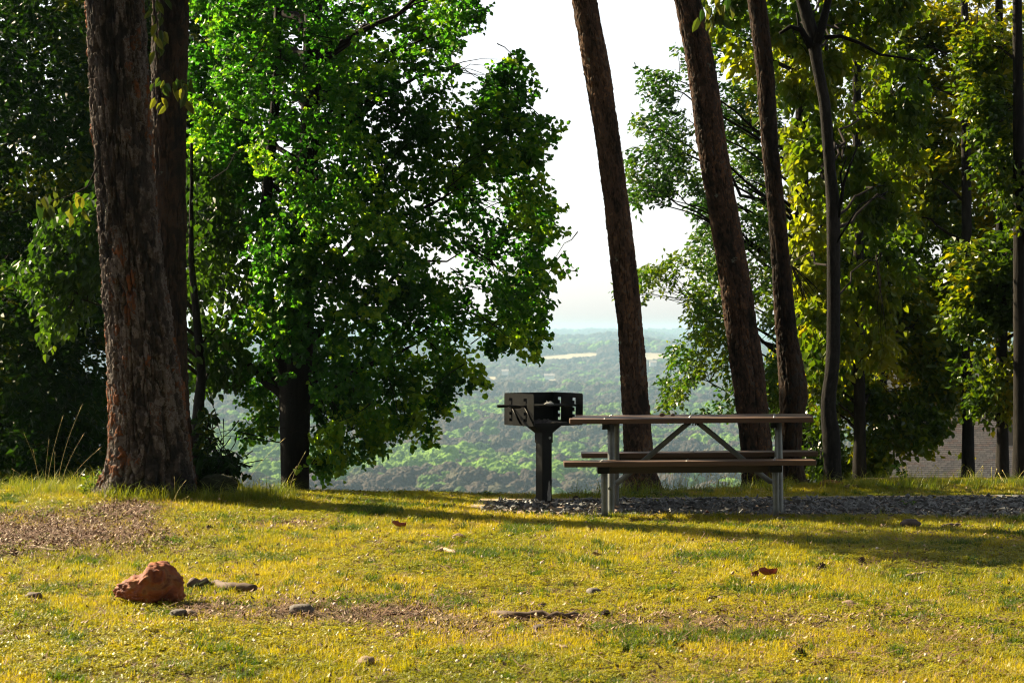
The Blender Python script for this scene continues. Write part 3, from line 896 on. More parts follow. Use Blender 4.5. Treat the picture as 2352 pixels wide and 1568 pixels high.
# ------------------------------------------------------------------ trees: trunks
def resample_profile(prof, Y, top_z, zg, n):
    pr = sorted(((EYE - (py - HY) / F * Y), ((a + b) / 2 - CX) / F * Y, (b - a) / 2 / F * Y) for py, a, b in prof)
    z = np.array([p[0] for p in pr]); cx_ = np.array([p[1] for p in pr]); rr_ = np.array([p[2] for p in pr])
    # extend below ground and above the frame
    z = np.concatenate([[zg - 0.35], z]); cx_ = np.concatenate([[cx_[0]], cx_]); rr_ = np.concatenate([[rr_[0] * 1.12], rr_])
    if top_z > z[-1] + 0.3:
        sl = (cx_[-1] - cx_[-2]) / (z[-1] - z[-2]); dz = top_z - z[-1]
        z = np.append(z, top_z); cx_ = np.append(cx_, cx_[-1] + sl * dz * 0.8); rr_ = np.append(rr_, rr_[-1] * max(0.45, 1 - 0.055 * dz))
    vis = min(5.2, top_z)
    zz = np.concatenate([np.linspace(z[0], vis, int(n * 0.93)), np.linspace(vis, top_z, max(3, int(n * 0.07)))[1:]]) if top_z > vis else np.linspace(z[0], top_z, n)
    X_ = np.interp(zz, z, cx_); R_ = np.interp(zz, z, rr_)
    k = max(3, int(n * 0.06)) | 1
    ker = np.hanning(k + 2)[1:-1]; ker /= ker.sum()
    def sm(a):
        p = k // 2
        lead = a[0] + (a[0] - a[1:p + 1][::-1]); tail = a[-1] + (a[-1] - a[-p - 1:-1][::-1])
        return np.convolve(np.concatenate([lead, a, tail]), ker, 'valid')
    return zz, sm(X_), sm(R_)

def cells(u, v, nc, seed, sharp):
    iu, iv = np.floor(u), np.floor(v)
    F1 = np.full(u.shape, 9.0); F2 = np.full(u.shape, 9.0); cid = np.zeros(u.shape); du = np.zeros(u.shape); dv_ = np.zeros(u.shape)
    for a in (-1, 0, 1):
        for b in (-1, 0, 1):
            cu, cv = iu + a, iv + b
            wu = np.mod(cu, nc)
            jx = _h(wu, cv, 0 * cu, seed + 1); jy = _h(wu, cv, 0 * cu, seed + 2)
            dx = cu + 0.08 + 0.84 * jx - u; dy = cv + 0.05 + 0.9 * jy - v
            d = (np.abs(dx) ** sharp + np.abs(dy) ** sharp) ** (1 / sharp)
            m1 = d < F1
            F2 = np.where(m1, F1, np.minimum(F2, d)); cid = np.where(m1, _h(wu, cv, 0 * cu, seed + 3), cid)
            du = np.where(m1, dx, du); dv_ = np.where(m1, dy, dv_)
            F1 = np.where(m1, d, F1)
    return F1, F2, cid, du, dv_

def bark(theta, z, r, cw, ch, seed):
    """plated, flaking bark: relief, crack mask, plate tone"""
    nc = max(5, int(round(2 * np.pi * np.median(r) / cw)))
    cth, sth = np.cos(theta) * nc / 6.28, np.sin(theta) * nc / 6.28
    u = theta / (2 * np.pi) * nc; v = z / ch
    w1 = fbm(cth * 0.9, sth * 0.9, v * 0.35, seed, 3) - 0.5; w2 = fbm(cth * 3.2, sth * 3.2, v * 1.7, seed + 9, 3) - 0.5
    w3 = fbm(cth * 3.0 + 9, sth * 3.0, v * 2.0, seed + 19, 3) - 0.5
    F1, F2, c1, du, dv_ = cells(u + 1.3 * w1 + 0.75 * w2, v + 1.1 * w3, nc, seed, 3.0)
    r1 = fbm(cth * 1.15, sth * 1.15, v * 0.30, seed + 71, 3); r2 = fbm(cth * 1.0 + 5, sth * 1.0, v * 0.24, seed + 83, 3)
    ef = np.minimum(sstep(0.0, 0.045, np.abs(r1 - 0.5)), sstep(0.0, 0.035, np.abs(r2 - 0.47)))
    wid = 0.03 + 0.10 * np.clip(fbm(cth * 1.5, sth * 1.5, v * 0.4, seed + 4, 3) * 2 - 0.6, 0, 1)
    e = sstep(0.0, 1.0, (F2 - F1) / wid) * 0.6 + 0.4
    e = e * (0.12 + 0.88 * ef)
    nf = nc * 2
    G1, G2, c2, eu, ev = cells(u * 2 + 1.6 * w2, v * 2.3 + 1.8 * w3 + 7, nf, seed + 50, 2.0)
    e2 = sstep(0.0, 1.0, (G2 - G1) / 0.16)
    fine = fbm(cth * 8, sth * 8, v * 6, seed + 5, 3)
    rel = e * (0.42 + 0.33 * c1) + e * (c2 - 0.5) * 0.30 - 0.12 * (1 - e2) * e + e * (-0.30 * ev * 0.6 + (c1 - 0.5) * du * 0.5) + 0.28 * (fine - 0.5)
    low = fbm(cth * 0.55, sth * 0.55, v * 0.22, seed + 6, 3)
    tone = np.clip(0.42 * c2 + 0.16 * c1 + 1.1 * (low - 0.40), 0, 1)
    return rel, np.clip(e * (0.55 + 0.45 * e2), 0, 1), tone

def trunk_mesh(name, prof, Y, mat, seed, nu, nv, cw, ch, depth, top_z=8.0, zg=0.0, flare=0.0, lobes=(), ywob=0.0):
    zz, X_, R_ = resample_profile(prof, Y, top_z, zg, nv)
    th = np.linspace(0, 2 * np.pi, nu, endpoint=False)
    TH, ZZ = np.meshgrid(th, zz)
    RR = np.repeat(R_[:, None], nu, 1)
    if depth > 0:
        rel, e, cid = bark(TH, ZZ, R_, cw, ch, seed)
    else:
        rel = np.zeros_like(TH); e = np.ones_like(TH); cid = fbm(np.cos(TH), np.sin(TH), ZZ * 2, seed, 3)
    rough = (fbm(np.cos(TH) * 1.6, np.sin(TH) * 1.6, ZZ * 1.1, seed + 30, 3) - 0.5)
    RR = RR * (1 + 0.10 * rough) - depth * 0.7 + depth * rel
    for (ang, amp, wid, hz) in lobes:
        dlt = np.angle(np.exp(1j * (TH - ang)))
        RR = RR + amp * np.exp(-(dlt / wid) ** 2) * np.exp(-np.maximum(0, ZZ - zg) / hz)
    wy = ywob * np.sin(ZZ * 0.9 + seed)
    co = np.stack([X_[:, None] + RR * np.cos(TH), Y + wy + RR * np.sin(TH), ZZ], -1)
    n = len(zz)
    i = np.arange(n - 1)[:, None] * nu; j = np.arange(nu)[None, :]; j2 = (j + 1) % nu
    q = np.stack([i + j, i + j2, i + nu + j2, i + nu + j], -1).reshape(-1, 4)
    base = np.array([X_[int(np.argmin(abs(zz - zg)))], Y, zg])
    me = raw_mesh(name, co.reshape(-1, 3) - base, [q], (mat,), True, attrs={'edge': e.reshape(-1), 'cell': cid.reshape(-1)})
    return me, base, (zz, X_, R_)

def limb(acc, p0, p1, r0, r1, sag=0.1, wob=0.045, n=9, sides=7):
    p0 = np.asarray(p0, float); p1 = np.asarray(p1, float); L = np.linalg.norm(p1 - p0)
    t = np.linspace(0, 1, n)[:, None]
    P = p0 + (p1 - p0) * t
    P[:, 2] += (np.sin(t[:, 0] * np.pi) * sag * L)
    w = RNG.normal(0, 1, (n, 3)) * wob * L * 0.35; w[0] = 0; w[-1] = 0
    P += w
    acc.tube(P, r0 + (r1 - r0) * t[:, 0] ** 0.8, sides)
    return P

def leaf_arrays(pos, d, nrm, ln, wd, shape='kite', fold=0.25):
    """vectorised leaves"""
    d = d / (np.linalg.norm(d, axis=1)[:, None] + 1e-9)
    s = np.cross(d, nrm); s /= np.linalg.norm(s, axis=1)[:, None] + 1e-9
    n = np.cross(s, d)
    l = ln[:, None]; w = wd[:, None]; f = (w * fold)
    b = pos; tip = pos + d * l - n * l * 0.12
    if shape == 'kite':
        m = pos + d * l * 0.5
        V = np.stack([b, m + s * w * 0.5 + n * f, tip, m - s * w * 0.5 + n * f], 1)
        k = np.arange(len(pos))[:, None] * 4
        return V.reshape(-1, 3), [np.concatenate([k + [[0, 1, 2]], k + [[0, 2, 3]]])], 4
    if shape == 'lobed':   # maple/sweetgum: five points
        V = np.stack([b, pos + d * l * 0.18 + s * w * 0.52 + n * f, pos + d * l * 0.42 + s * w * 0.22 + n * f * .3, pos + d * l * 0.72 + s * w * 0.40 + n * f,
                      tip, pos + d * l * 0.72 - s * w * 0.40 + n * f, pos + d * l * 0.42 - s * w * 0.22 + n * f * .3, pos + d * l * 0.18 - s * w * 0.52 + n * f], 1)
        k = np.arange(len(pos))[:, None] * 8
        return V.reshape(-1, 3), [np.concatenate([k + [[0, 1, 2, 3]], k + [[0, 5, 6, 7]], k + [[0, 3, 4, 5]]])], 8
    V = np.stack([b, pos + d * l * 0.3 + s * w * 0.48 + n * f, pos + d * l * 0.68 + s * w * 0.40 + n * f * 0.7 - n * l * 0.04,
                  tip, pos + d * l * 0.68 - s * w * 0.40 + n * f * 0.7 - n * l * 0.04, pos + d * l * 0.3 - s * w * 0.48 + n * f], 1)
    k = np.arange(len(pos))[:, None] * 6
    return V.reshape(-1, 3), [np.concatenate([k + [[0, 1, 2, 3]], k + [[0, 3, 4, 5]]])], 6

def sample_poly(polys, n, holes=()):
    """n random picture points inside the polygons"""
    out = []
    tot = 0
    areas = []
    for P in polys:
        P = np.asarray(P, float); x, y = P[:, 0], P[:, 1]
        areas.append(abs(np.sum(x * np.roll(y, -1) - np.roll(x, -1) * y)) / 2)
    for P, A in zip(polys, areas):
        m = int(n * A / sum(areas)) + 1
        P = np.asarray(P, float); lo, hi = P.min(0), P.max(0); got = []
        c = 0
        while c < m:
            q = lo + RNG.random((m * 2, 2)) * (hi - lo)
            q = q[in_poly(q[:, 0], q[:, 1], P)]
            for (hx, hy, hr) in holes:
                q = q[((q[:, 0] - hx) ** 2 + (q[:, 1] - hy) ** 2) > hr * hr]
            got.append(q); c += len(q)
        out.append(np.concatenate(got)[:m])
    return np.concatenate(out)

def crown(parent, polys, Y0, thick, nspray, nleaf, llen, lwid, mat, shape='kite', clump=0.38, thresh=0.45, sl=0.28, droop=0.2, holes=(), up=0.45,
          seed=0, base=None, trunkline=None, nlimb=0, limb_r=0.03, name='crown', gap_depth=1.0, twigs=150, vshift=0.0, nearbias=0.0, und=0.0, bark_m=None, flat=0.0):
    q = sample_poly(polys, int(nspray / max(0.12, (1 - thresh) * 1.1)), holes)
    dy = (RNG.random(len(q)) * 2 - 1)
    dy = dy * thick + nearbias + und * 2.6 * (fbm(q[:, 0] / 4900 * Y0 / 1.3, q[:, 1] / 4900 * Y0 / 1.3, 0.3, seed + 900, 2) - 0.5)
    Yp = Y0 + dy
    P = np.stack([(q[:, 0] - CX) / F * Yp, Yp, EYE - (q[:, 1] - HY) / F * Yp], -1)
    nz = fbm(P[:, 0] / clump, P[:, 1] / clump * gap_depth, P[:, 2] / clump * (1 + flat), seed + 100, 2)
    o = nz > thresh
    P = P[o][:nspray]
    ctr = P.mean(0) if base is None else np.array([base[0], base[1], P[:, 2].mean()])
    out = P - ctr; out /= np.linalg.norm(out, axis=1)[:, None] + 1e-6
    d = out * 0.7 + RNG.normal(0, 0.6, P.shape); d[:, 2] *= 0.6; d[:, 2] -= droop * 0.5
    d /= np.linalg.norm(d, axis=1)[:, None]
    L = sl * (0.6 + 0.8 * RNG.random(len(P)))
    # the spray is centred on its point
    P0 = P - d * L[:, None] * 0.5
    t = (np.arange(nleaf) + 0.3 + 0.5 * RNG.random((len(P), nleaf))) / nleaf
    pos = P0[:, None, :] + d[:, None, :] * (L[:, None] * t)[:, :, None]
    side = np.cross(d, [0, 0, 1.0]); side /= np.linalg.norm(side, axis=1)[:, None] + 1e-6
    sg = np.where(np.arange(nleaf) % 2, 1.0, -1.0)[None, :, None]
    ld = d[:, None, :] * 0.55 + side[:, None, :] * sg * 0.8 + RNG.normal(0, 0.35, pos.shape)
    ld[:, :, 2] -= droop
    nr = RNG.normal(0, 0.55, pos.shape); nr[:, :, 2] += up
    pos += RNG.normal(0, llen * 0.35, pos.shape)
    m = pos.shape[0] * nleaf
    pos = pos.reshape(m, 3); ld = ld.reshape(m, 3); nr = nr.reshape(m, 3)
    ln = llen * (0.65 + 0.6 * RNG.random(m)); wd = ln * lwid / llen
    V, fs, k = leaf_arrays(pos, ld, nr, ln, wd, shape)
    v1 = fbm(pos[:, 0] / 0.6, pos[:, 1] / 0.6, pos[:, 2] / 0.6, seed + 7, 2)
    var = np.clip(0.45 + (v1 - 0.5) * 1.5 + RNG.normal(0, 0.16, m) + vshift, 0, 1)
    var = np.repeat(var, k)
    b = np.asarray(base if base is not None else (0, 0, 0), float)
    # twigs
    acc = Acc()
    limbs = []
    if trunkline is not None and nlimb:
        zz, X_, R_ = trunkline
        sel = P[RNG.choice(len(P), nlimb, replace=False)]
        for sp in sel:
            zt = min(max(zz[0] + 0.9, sp[2] - abs(sp[0] - np.interp(sp[2], zz, X_)) * 0.55 - 0.1), zz[-1] - 0.2)
            p0 = np.array([np.interp(zt, zz, X_), base[1], zt])
            r = min(limb_r, np.interp(zt, zz, R_) * 0.5)
            a = Acc(); pp = limb(a, p0 - b, sp - b, r * (0.6 + 0.5 * random.random()), 0.004, sag=0.05)
            limbs.append(pp + b)
            obj('branch', a.mesh('branch', (bark_m or M['twig'],)), parent)
    if twigs:
        sel = RNG.choice(len(P), min(twigs, len(P)), replace=False)
        allp = np.concatenate(limbs) if limbs else None
        for s_ in sel:
            e_ = P[s_]
            if allp is not None:
                k2 = np.argmin(((allp - e_) ** 2).sum(1)); st = allp[k2]
                if np.linalg.norm(st - e_) > 1.6: continue
            else:
                st = e_ - d[s_] * 0.5 + RNG.normal(0, 0.1, 3)
            limb(acc, st - b, e_ - b, 0.0055, 0.0015, sag=0.04, wob=0.06, n=5, sides=4)
    V = V - b
    if acc.n:
        tv = np.concatenate(acc.v); tq = np.concatenate(acc.q) + len(V); tt = np.concatenate(acc.t) + len(V)
        nleaff = sum(len(f) for f in fs)
        V = np.concatenate([V, tv]); var = np.concatenate([var, np.zeros(len(tv))])
        faces = fs + [tq, tt]
        midx = np.concatenate([np.zeros(nleaff, int), np.ones(len(tq) + len(tt), int)])
    else:
        faces = fs; midx = np.zeros(sum(len(f) for f in fs), int)
    return obj(name, raw_mesh(name, V, faces, (mat, M['twig']), False, midx, {'var': var}), parent)

def tree(name, label, cat, prof, Y, mat, seed, zg=0.0, group=None, nu=64, nv=220, cw=0.06, ch=0.12, depth=0.012, top_z=8.0, **kw):
    me, base, line = trunk_mesh('trunk', prof, Y, mat, seed, nu, nv, cw, ch, depth, top_z, zg, **kw)
    t = empty(name, base, label, cat, group)
    obj('trunk', me, t)
    return t, base, line

def gz(px, Y):
    return float(ground_z(np.array([(px - CX) / F * Y]), np.array([Y]))[0])

# old pine in front
PINES = 'pine trunks rising out of the frame'
t1, b1, l1 = tree('pine_tree', 'thick old pine trunk with plated bark and spreading roots, nearest tree at left', 'pine tree',
    [(-400, 160, 300), (0, 196, 331), (380, 215, 356), (630, 231, 381), (800, 245, 407), (950, 248, 428), (1060, 242, 443), (1105, 230, 450), (1150, 222, 456)], 18.0, M['bark_big'], 5,
    zg=0.03, nu=320, nv=640, cw=0.088, ch=0.19, depth=0.060, top_z=9.0, group=PINES,
    lobes=[(R(190), 0.16, 0.20, 0.07), (R(232), 0.07, 0.22, 0.12), (R(285), 0.07, 0.2, 0.14), (R(335), 0.07, 0.22, 0.12), (R(90), 0.15, 0.5, 0.12)])
t2, b2, l2 = tree('pine_tree', 'dark pine trunk directly behind the thick old pine at left', 'pine tree',
    [(-400, 330, 420), (0, 350, 436), (380, 346, 427), (630, 340, 428), (800, 343, 430), (950, 348, 436), (1060, 346, 448), (1130, 340, 462)], 19.4, M['bark_dark'], 15,
    zg=-0.05, nu=160, nv=400, cw=0.075, ch=0.14, depth=0.026, top_z=9.0, group=PINES)
t4, b4, l4 = tree('pine_tree', 'leaning slender pine with rusty bark, alone against the sky behind the table', 'pine tree',
    [(-400, 1240, 1300), (0, 1312, 1371), (165, 1341, 1403), (330, 1369, 1426), (494, 1390, 1449), (620, 1403, 1464), (762, 1418, 1479), (949, 1428, 1493), (1040, 1432, 1502), (1085, 1432, 1508), (1120, 1426, 1522)], 19.5, M['bark_pine'], 25,
    zg=-0.03, nu=140, nv=480, cw=0.050, ch=0.085, depth=0.020, top_z=9.0, group=PINES, lobes=[(R(330), 0.05, 0.4, 0.08), (R(210), 0.03, 0.4, 0.08)])
t5, b5, l5 = tree('pine_tree', 'thickest leaning pine behind the right half of the table, left of two close pines', 'pine tree',
    [(-400, 1450, 1515), (0, 1548, 1611), (165, 1579, 1645), (330, 1600, 1669), (494, 1628, 1697), (620, 1648, 1720), (762, 1666, 1742), (861, 1680, 1758), (960, 1692, 1768), (1040, 1702, 1776), (1120, 1704, 1792)], 19.9, M['bark_rust'], 35,
    zg=-0.03, nu=160, nv=480, cw=0.050, ch=0.085, depth=0.021, top_z=9.0, group=PINES, lobes=[(R(210), 0.05, 0.4, 0.08), (R(330), 0.03, 0.4, 0.08)])
t6, b6, l6 = tree('pine_tree', 'dark pine trunk with a bulge, behind the right end of the table', 'pine tree',
    [(-400, 1680, 1722), (0, 1715, 1759), (165, 1736, 1779), (330, 1748, 1787), (494, 1764, 1805), (762, 1780, 1830), (861, 1788, 1851), (905, 1790, 1859), (960, 1791, 1844), (1040, 1795, 1840), (1115, 1798, 1856)], 20.3, M['bark_dark'], 45,
    zg=-0.06, nu=120, nv=420, cw=0.050, ch=0.085, depth=0.019, top_z=9.0, group=PINES)

# sweetgum with the big crown
MAPLE = [(425, -60), (1110, -60), (1104, 40), (1060, 98), (1035, 176), (1052, 205), (1030, 248), (1080, 250), (1114, 198), (1130, 165), (1193, 116), (1206, 145), (1223, 193),
         (1186, 262), (1240, 272), (1298, 294), (1245, 350), (1210, 389), (1144, 406), (1085, 415), (1066, 428), (1144, 417), (1245, 400), (1260, 455), (1288, 480), (1262, 515), (1295, 540),
         (1237, 565), (1240, 604), (1322, 598), (1302, 618), (1270, 632), (1256, 680), (1250, 755), (1228, 826), (1190, 800), (1150, 795), (1118, 840), (1112, 878), (1066, 892), (1055, 850), (1030, 890),
         (1040, 930), (1000, 960), (1010, 1012), (965, 1030), (925, 1000), (905, 1012), (860, 1040), (800, 1060), (762, 1078), (715, 1090), (714, 1000), (712, 940), (640, 940), (640, 985), (600, 1005),
         (548, 1018), (560, 970), (605, 935), (545, 908), (500, 850), (498, 780), (560, 735), (590, 680), (600, 600), (560, 470), (440, 380)]
gm = gz(677, 20.3)
t3, b3, l3 = tree('sweetgum_tree', 'large green tree with full leafy crown, standing before the valley left of the grill', 'tree',
    [(-300, 700, 740), (0, 700, 742), (300, 690, 735), (560, 664, 725), (780, 650, 722), (900, 641, 713), (960, 642, 712), (1060, 645, 710), (1143, 645, 710), (1200, 640, 716)], 20.3, M['bark_smooth'], 55,
    zg=gm, nu=80, nv=240, cw=0.05, ch=0.2, depth=0.010, top_z=8.0, lobes=[(R(320), 0.03, 0.35, 3.0)])
a = Acc()
P = [at(px, py, 20.25) - b3 for px, py in ((690, 960), (660, 860), (625, 740), (603, 620), (600, 560), (618, 400), (636, 200), (640, -100))]
a.tube(P, np.linspace(0.09, 0.035, len(P)), 10)
obj('branch', a.mesh('branch', (M['bark_smooth'],)), t3)
holes = [(992, 606, 24), (1170, 440, 10), (640, 215, 16), (590, 650, 14), (545, 620, 0)]
LOBE = [[(1080, 250), (1114, 198), (1130, 165), (1193, 116), (1206, 145), (1223, 193), (1186, 262), (1298, 294), (1245, 350), (1210, 389), (1144, 406), (1060, 400)], [(1144, 417), (1245, 400), (1260, 455), (1288, 480), (1262, 515), (1295, 540), (1200, 560), (1150, 480)], [(1180, 580), (1240, 604), (1322, 598), (1302, 618), (1270, 632), (1256, 680), (1250, 755), (1228, 826), (1190, 800), (1100, 760)], [(1064, 780), (1118, 840), (1112, 878), (1066, 892), (1040, 840)], [(900, 900), (1040, 930), (1000, 960), (1010, 1012), (965, 1030), (925, 1000), (860, 1040), (762, 1078), (715, 1090), (714, 1000), (800, 930)], [(548, 1018), (560, 970), (605, 935), (640, 940), (640, 985)]]
crown(t3, [MAPLE], 20.7, 0.34, 4500, 11, 0.052, 0.049, M['maple'], 'lobed', und=1.2, clump=0.19, thresh=0.52, sl=0.24, droop=0.35, holes=holes, seed=3, base=b3, trunkline=l3, nlimb=34, limb_r=0.05, twigs=350)
crown(t3, LOBE, 20.3, 0.5, 330, 11, 0.060, 0.056, M['maple'], 'lobed', clump=0.3, thresh=0.42, sl=0.22, droop=0.35, holes=holes, seed=4, base=b3, twigs=80, vshift=0.35, name='bough')  # outer boughs: leaf colour lightened to stand in for sunlight reaching them
crown(t3, [[(470, -60), (860, -60), (900, 160), (840, 300), (960, 420), (960, 560), (920, 760), (860, 900), (700, 930), (620, 880), (560, 640), (600, 420), (500, 200)]], 19.75, 0.3, 760, 11, 0.052, 0.049, M['maple'], 'lobed', und=0.6, clump=0.22, thresh=0.47, sl=0.22, droop=0.35, seed=14, base=b3, twigs=60, vshift=0.05, name='bough')

# ---- green dogwood behind the old pines
DOG = [[(235, 430), (180, 470), (85, 530), (110, 570), (50, 600), (55, 650), (95, 690), (110, 780), (170, 760), (240, 640)],
       [(428, 360), (520, 375), (530, 420), (575, 470), (560, 560), (595, 610), (590, 690), (530, 730), (575, 780), (568, 850), (500, 890), (430, 900)]]
t8, b8, l8 = tree('dogwood_tree', 'small dogwood with large light green leaves, spreading both sides behind the thick old pine', 'tree',
    [(420, 436, 444), (600, 432, 446), (700, 440, 458), (800, 448, 468), (860, 452, 474), (960, 440, 468), (1060, 434, 462), (1120, 436, 466)], 20.1, M['bark_smooth'], 65, zg=gz(450, 20.1),
    nu=32, nv=90, cw=0.05, ch=0.1, depth=0.004, top_z=3.2)
crown(t8, DOG, 20.6, 0.5, 620, 9, 0.085, 0.056, M['dogwood'], 'oval', clump=0.5, thresh=0.36, sl=0.30, droop=0.75, seed=23, base=b8, trunkline=l8, nlimb=9, limb_r=0.02, up=0.7, flat=0.8, twigs=80, vshift=-0.28)

# ---- hickory whose boughs reach over the old pines from above the frame
tH, bH, lH = tree('hickory_tree', 'hickory hidden behind the thick old pine, its boughs hanging in from above', 'tree',
    [(-300, 275, 305), (500, 290, 325), (1130, 320, 360)], 18.9, M['bark_smooth'], 97, zg=gz(340, 18.9), nu=28, nv=60, cw=.05, ch=.15, depth=.005, top_z=6.4)
crown(tH, [[(-60, -620), (640, -640), (760, -380), (700, -180), (360, -130), (40, -150), (-120, -360)]], 18.4, 0.9, 760, 9, 0.15, 0.085, M['wood_r'], 'oval', clump=0.5, thresh=0.42, sl=0.4, droop=0.6, seed=71, base=bH, trunkline=lH, nlimb=8, limb_r=0.03, twigs=60)

# ---- dark woods at left: trees and undergrowth
WL = 'shaded trees at the left edge'
wl = [('dark shaded tree filling the upper left corner behind the pines', -60, 24.5, [[(-120, -80), (200, -80), (240, 300), (230, 620), (90, 820), (-120, 900)]], 2300),
      ('dark leafy tree between the two pine trunks and the broad green tree', 330, 25.5, [[(180, -80), (660, -80), (650, 150), (560, 330), (560, 520), (470, 700), (300, 760), (180, 500)]], 2300),
      ('dark undergrowth tree at far left, behind the tall seeding grass', -20, 23.0, [[(-120, 620), (120, 600), (300, 700), (300, 1150), (-120, 1150)]], 2300),
      ]
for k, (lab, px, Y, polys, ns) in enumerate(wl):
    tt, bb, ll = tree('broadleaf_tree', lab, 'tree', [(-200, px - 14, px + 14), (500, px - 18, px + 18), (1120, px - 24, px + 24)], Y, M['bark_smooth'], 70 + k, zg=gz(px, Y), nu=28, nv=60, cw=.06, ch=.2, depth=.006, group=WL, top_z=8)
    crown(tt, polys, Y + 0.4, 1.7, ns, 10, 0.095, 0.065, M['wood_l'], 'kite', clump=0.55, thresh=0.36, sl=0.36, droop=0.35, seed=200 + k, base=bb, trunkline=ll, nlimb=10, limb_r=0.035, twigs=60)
# low branches right of the old pine
sh = [(at(500, 1110, 19.2), [[(455, 930), (500, 960), (505, 1010), (480, 1060), (455, 1060)], [(455, 1050), (545, 1050), (535, 1100), (455, 1110)]],
       'dark leafy shrub low at the right foot of the thick old pine', 120, 19.6)]
for (p, polys, lab, ns, Y) in sh:
    s_ = empty('shrub', (p[0], Y, gz(500, Y)), lab, 'shrub')
    bb = np.array(s_.location)
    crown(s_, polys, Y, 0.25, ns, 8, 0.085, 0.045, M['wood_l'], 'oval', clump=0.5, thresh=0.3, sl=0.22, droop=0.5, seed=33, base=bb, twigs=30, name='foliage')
    a = Acc()
    for q in ((470, 980), (480, 1040), (515, 1080), (470, 1090)):
        limb(a, np.zeros(3), at(q[0], q[1], Y) - bb, 0.009, 0.003, sag=0.05, n=7, sides=5)
    obj('stem', a.mesh('stem', (M['twig'],)), s_)

# ---- oak behind the leaning pines
OAK = [[(1535, 82), (1562, 108), (1600, 120), (1640, 60), (1700, -60), (1800, -60), (1790, 500), (1850, 900), (1880, 1000), (1830, 960), (1760, 1010), (1740, 930), (1700, 925), (1650, 850), (1600, 870), (1560, 935), (1508, 945),
        (1512, 890), (1535, 850), (1526, 795), (1578, 765), (1592, 706), (1480, 700), (1400, 680), (1445, 645), (1482, 608), (1550, 596), (1590, 560), (1595, 470), (1540, 468), (1455, 475), (1440, 400), (1432, 350), (1490, 342),
        (1455, 292), (1458, 262), (1498, 248), (1474, 214), (1470, 170), (1500, 146), (1568, 178), (1590, 190), (1575, 130)],
       [(1578, 930), (1600, 935), (1625, 940), (1620, 952), (1580, 952)], [(1640, 900), (1700, 905), (1700, 950), (1650, 950)]]
t9, b9, l9 = tree('oak_tree', 'open-branched oak with small pointed leaves, behind the two close leaning pines', 'tree',
    [(-200, 1830, 1856), (300, 1826, 1856), (800, 1822, 1862), (1140, 1816, 1868)], 27.0, M['bark_smooth'], 85, zg=gz(1840, 27.0), nu=32, nv=90, cw=.05, ch=.15, depth=.006, top_z=8)
crown(t9, OAK, 26.6, 0.4, 2000, 10, 0.080, 0.040, M['oak'], 'kite', und=0.9, clump=0.40, thresh=0.46, sl=0.26, droop=0.3, seed=53, base=b9, trunkline=l9, nlimb=34, limb_r=0.035, twigs=300,
      holes=[(1568, 230, 26), (1560, 450, 20), (1600, 520, 14), (1720, 250, 12)])

# ---- crooked dogwood at right of the table
t7, b7, l7 = tree('dogwood_tree', 'crooked dark dogwood right of the table, with yellow-green leaves and orange stone at foot', 'tree',
    [(-200, 1800, 1822), (0, 1826, 1858), (90, 1852, 1884), (143, 1862, 1888), (238, 1881, 1908), (380, 1892, 1918), (476, 1898, 1931), (600, 1899, 1930), (714, 1899, 1930), (800, 1898, 1930), (860, 1894, 1927), (920, 1884, 1918), (960, 1885, 1922),
     (990, 1887, 1930), (1068, 1893, 1932), (1100, 1890, 1934), (1125, 1884, 1938)], 19.8, M['bark_smooth'], 95, zg=gz(1910, 19.8), nu=56, nv=260, cw=0.04, ch=0.1, depth=0.004, top_z=6.0)
for pts, r0, r1 in (([(1876, 100), (1888, 60), (1900, 10), (1912, -60)], .045, .03),
                    ([(1884, 88), (1930, 84), (1975, 100), (2020, 126), (2060, 132), (2110, 140)], .022, .008),
                    ([(1862, 110), (1840, 70), (1815, 62), (1790, 78)], .035, .014), ([(1862, 100), (1835, 60), (1830, 30)], .02, .01),
                    ([(1930, 470), (1938, 420), (1952, 380), (1975, 320)], .018, .007), ([(1926, 500), (1935, 440), (1930, 400), (1945, 360)], .012, .006),
                    ([(1920, 560), (1975, 470), (2040, 440)], .01, .005)):
    a = Acc(); P = np.array([at(px, py, 19.75 - 0.02 * k) - b7 for k, (px, py) in enumerate(pts)])
    a.tube(P, np.linspace(r0, r1, len(P)), 8)
    obj('branch', a.mesh('branch', (M['bark_smooth'],)), t7)
DY = [[(1605, -60), (2110, -60), (2120, 300), (2100, 520), (2060, 700), (2050, 835), (1985, 860), (1850, 850), (1840, 720), (1800, 600), (1830, 460), (1790, 300), (1720, 200), (1640, 90), (1600, 40)]]
crown(t7, DY, 22.3, 0.22, 1150, 9, 0.095, 0.068, M['dogwood_y'], 'oval', und=0.6, clump=0.26, thresh=0.50, sl=0.30, droop=0.75, seed=63, base=b7, trunkline=l7, nlimb=14, limb_r=0.018, up=0.7, flat=0.6, twigs=160, vshift=0.12)

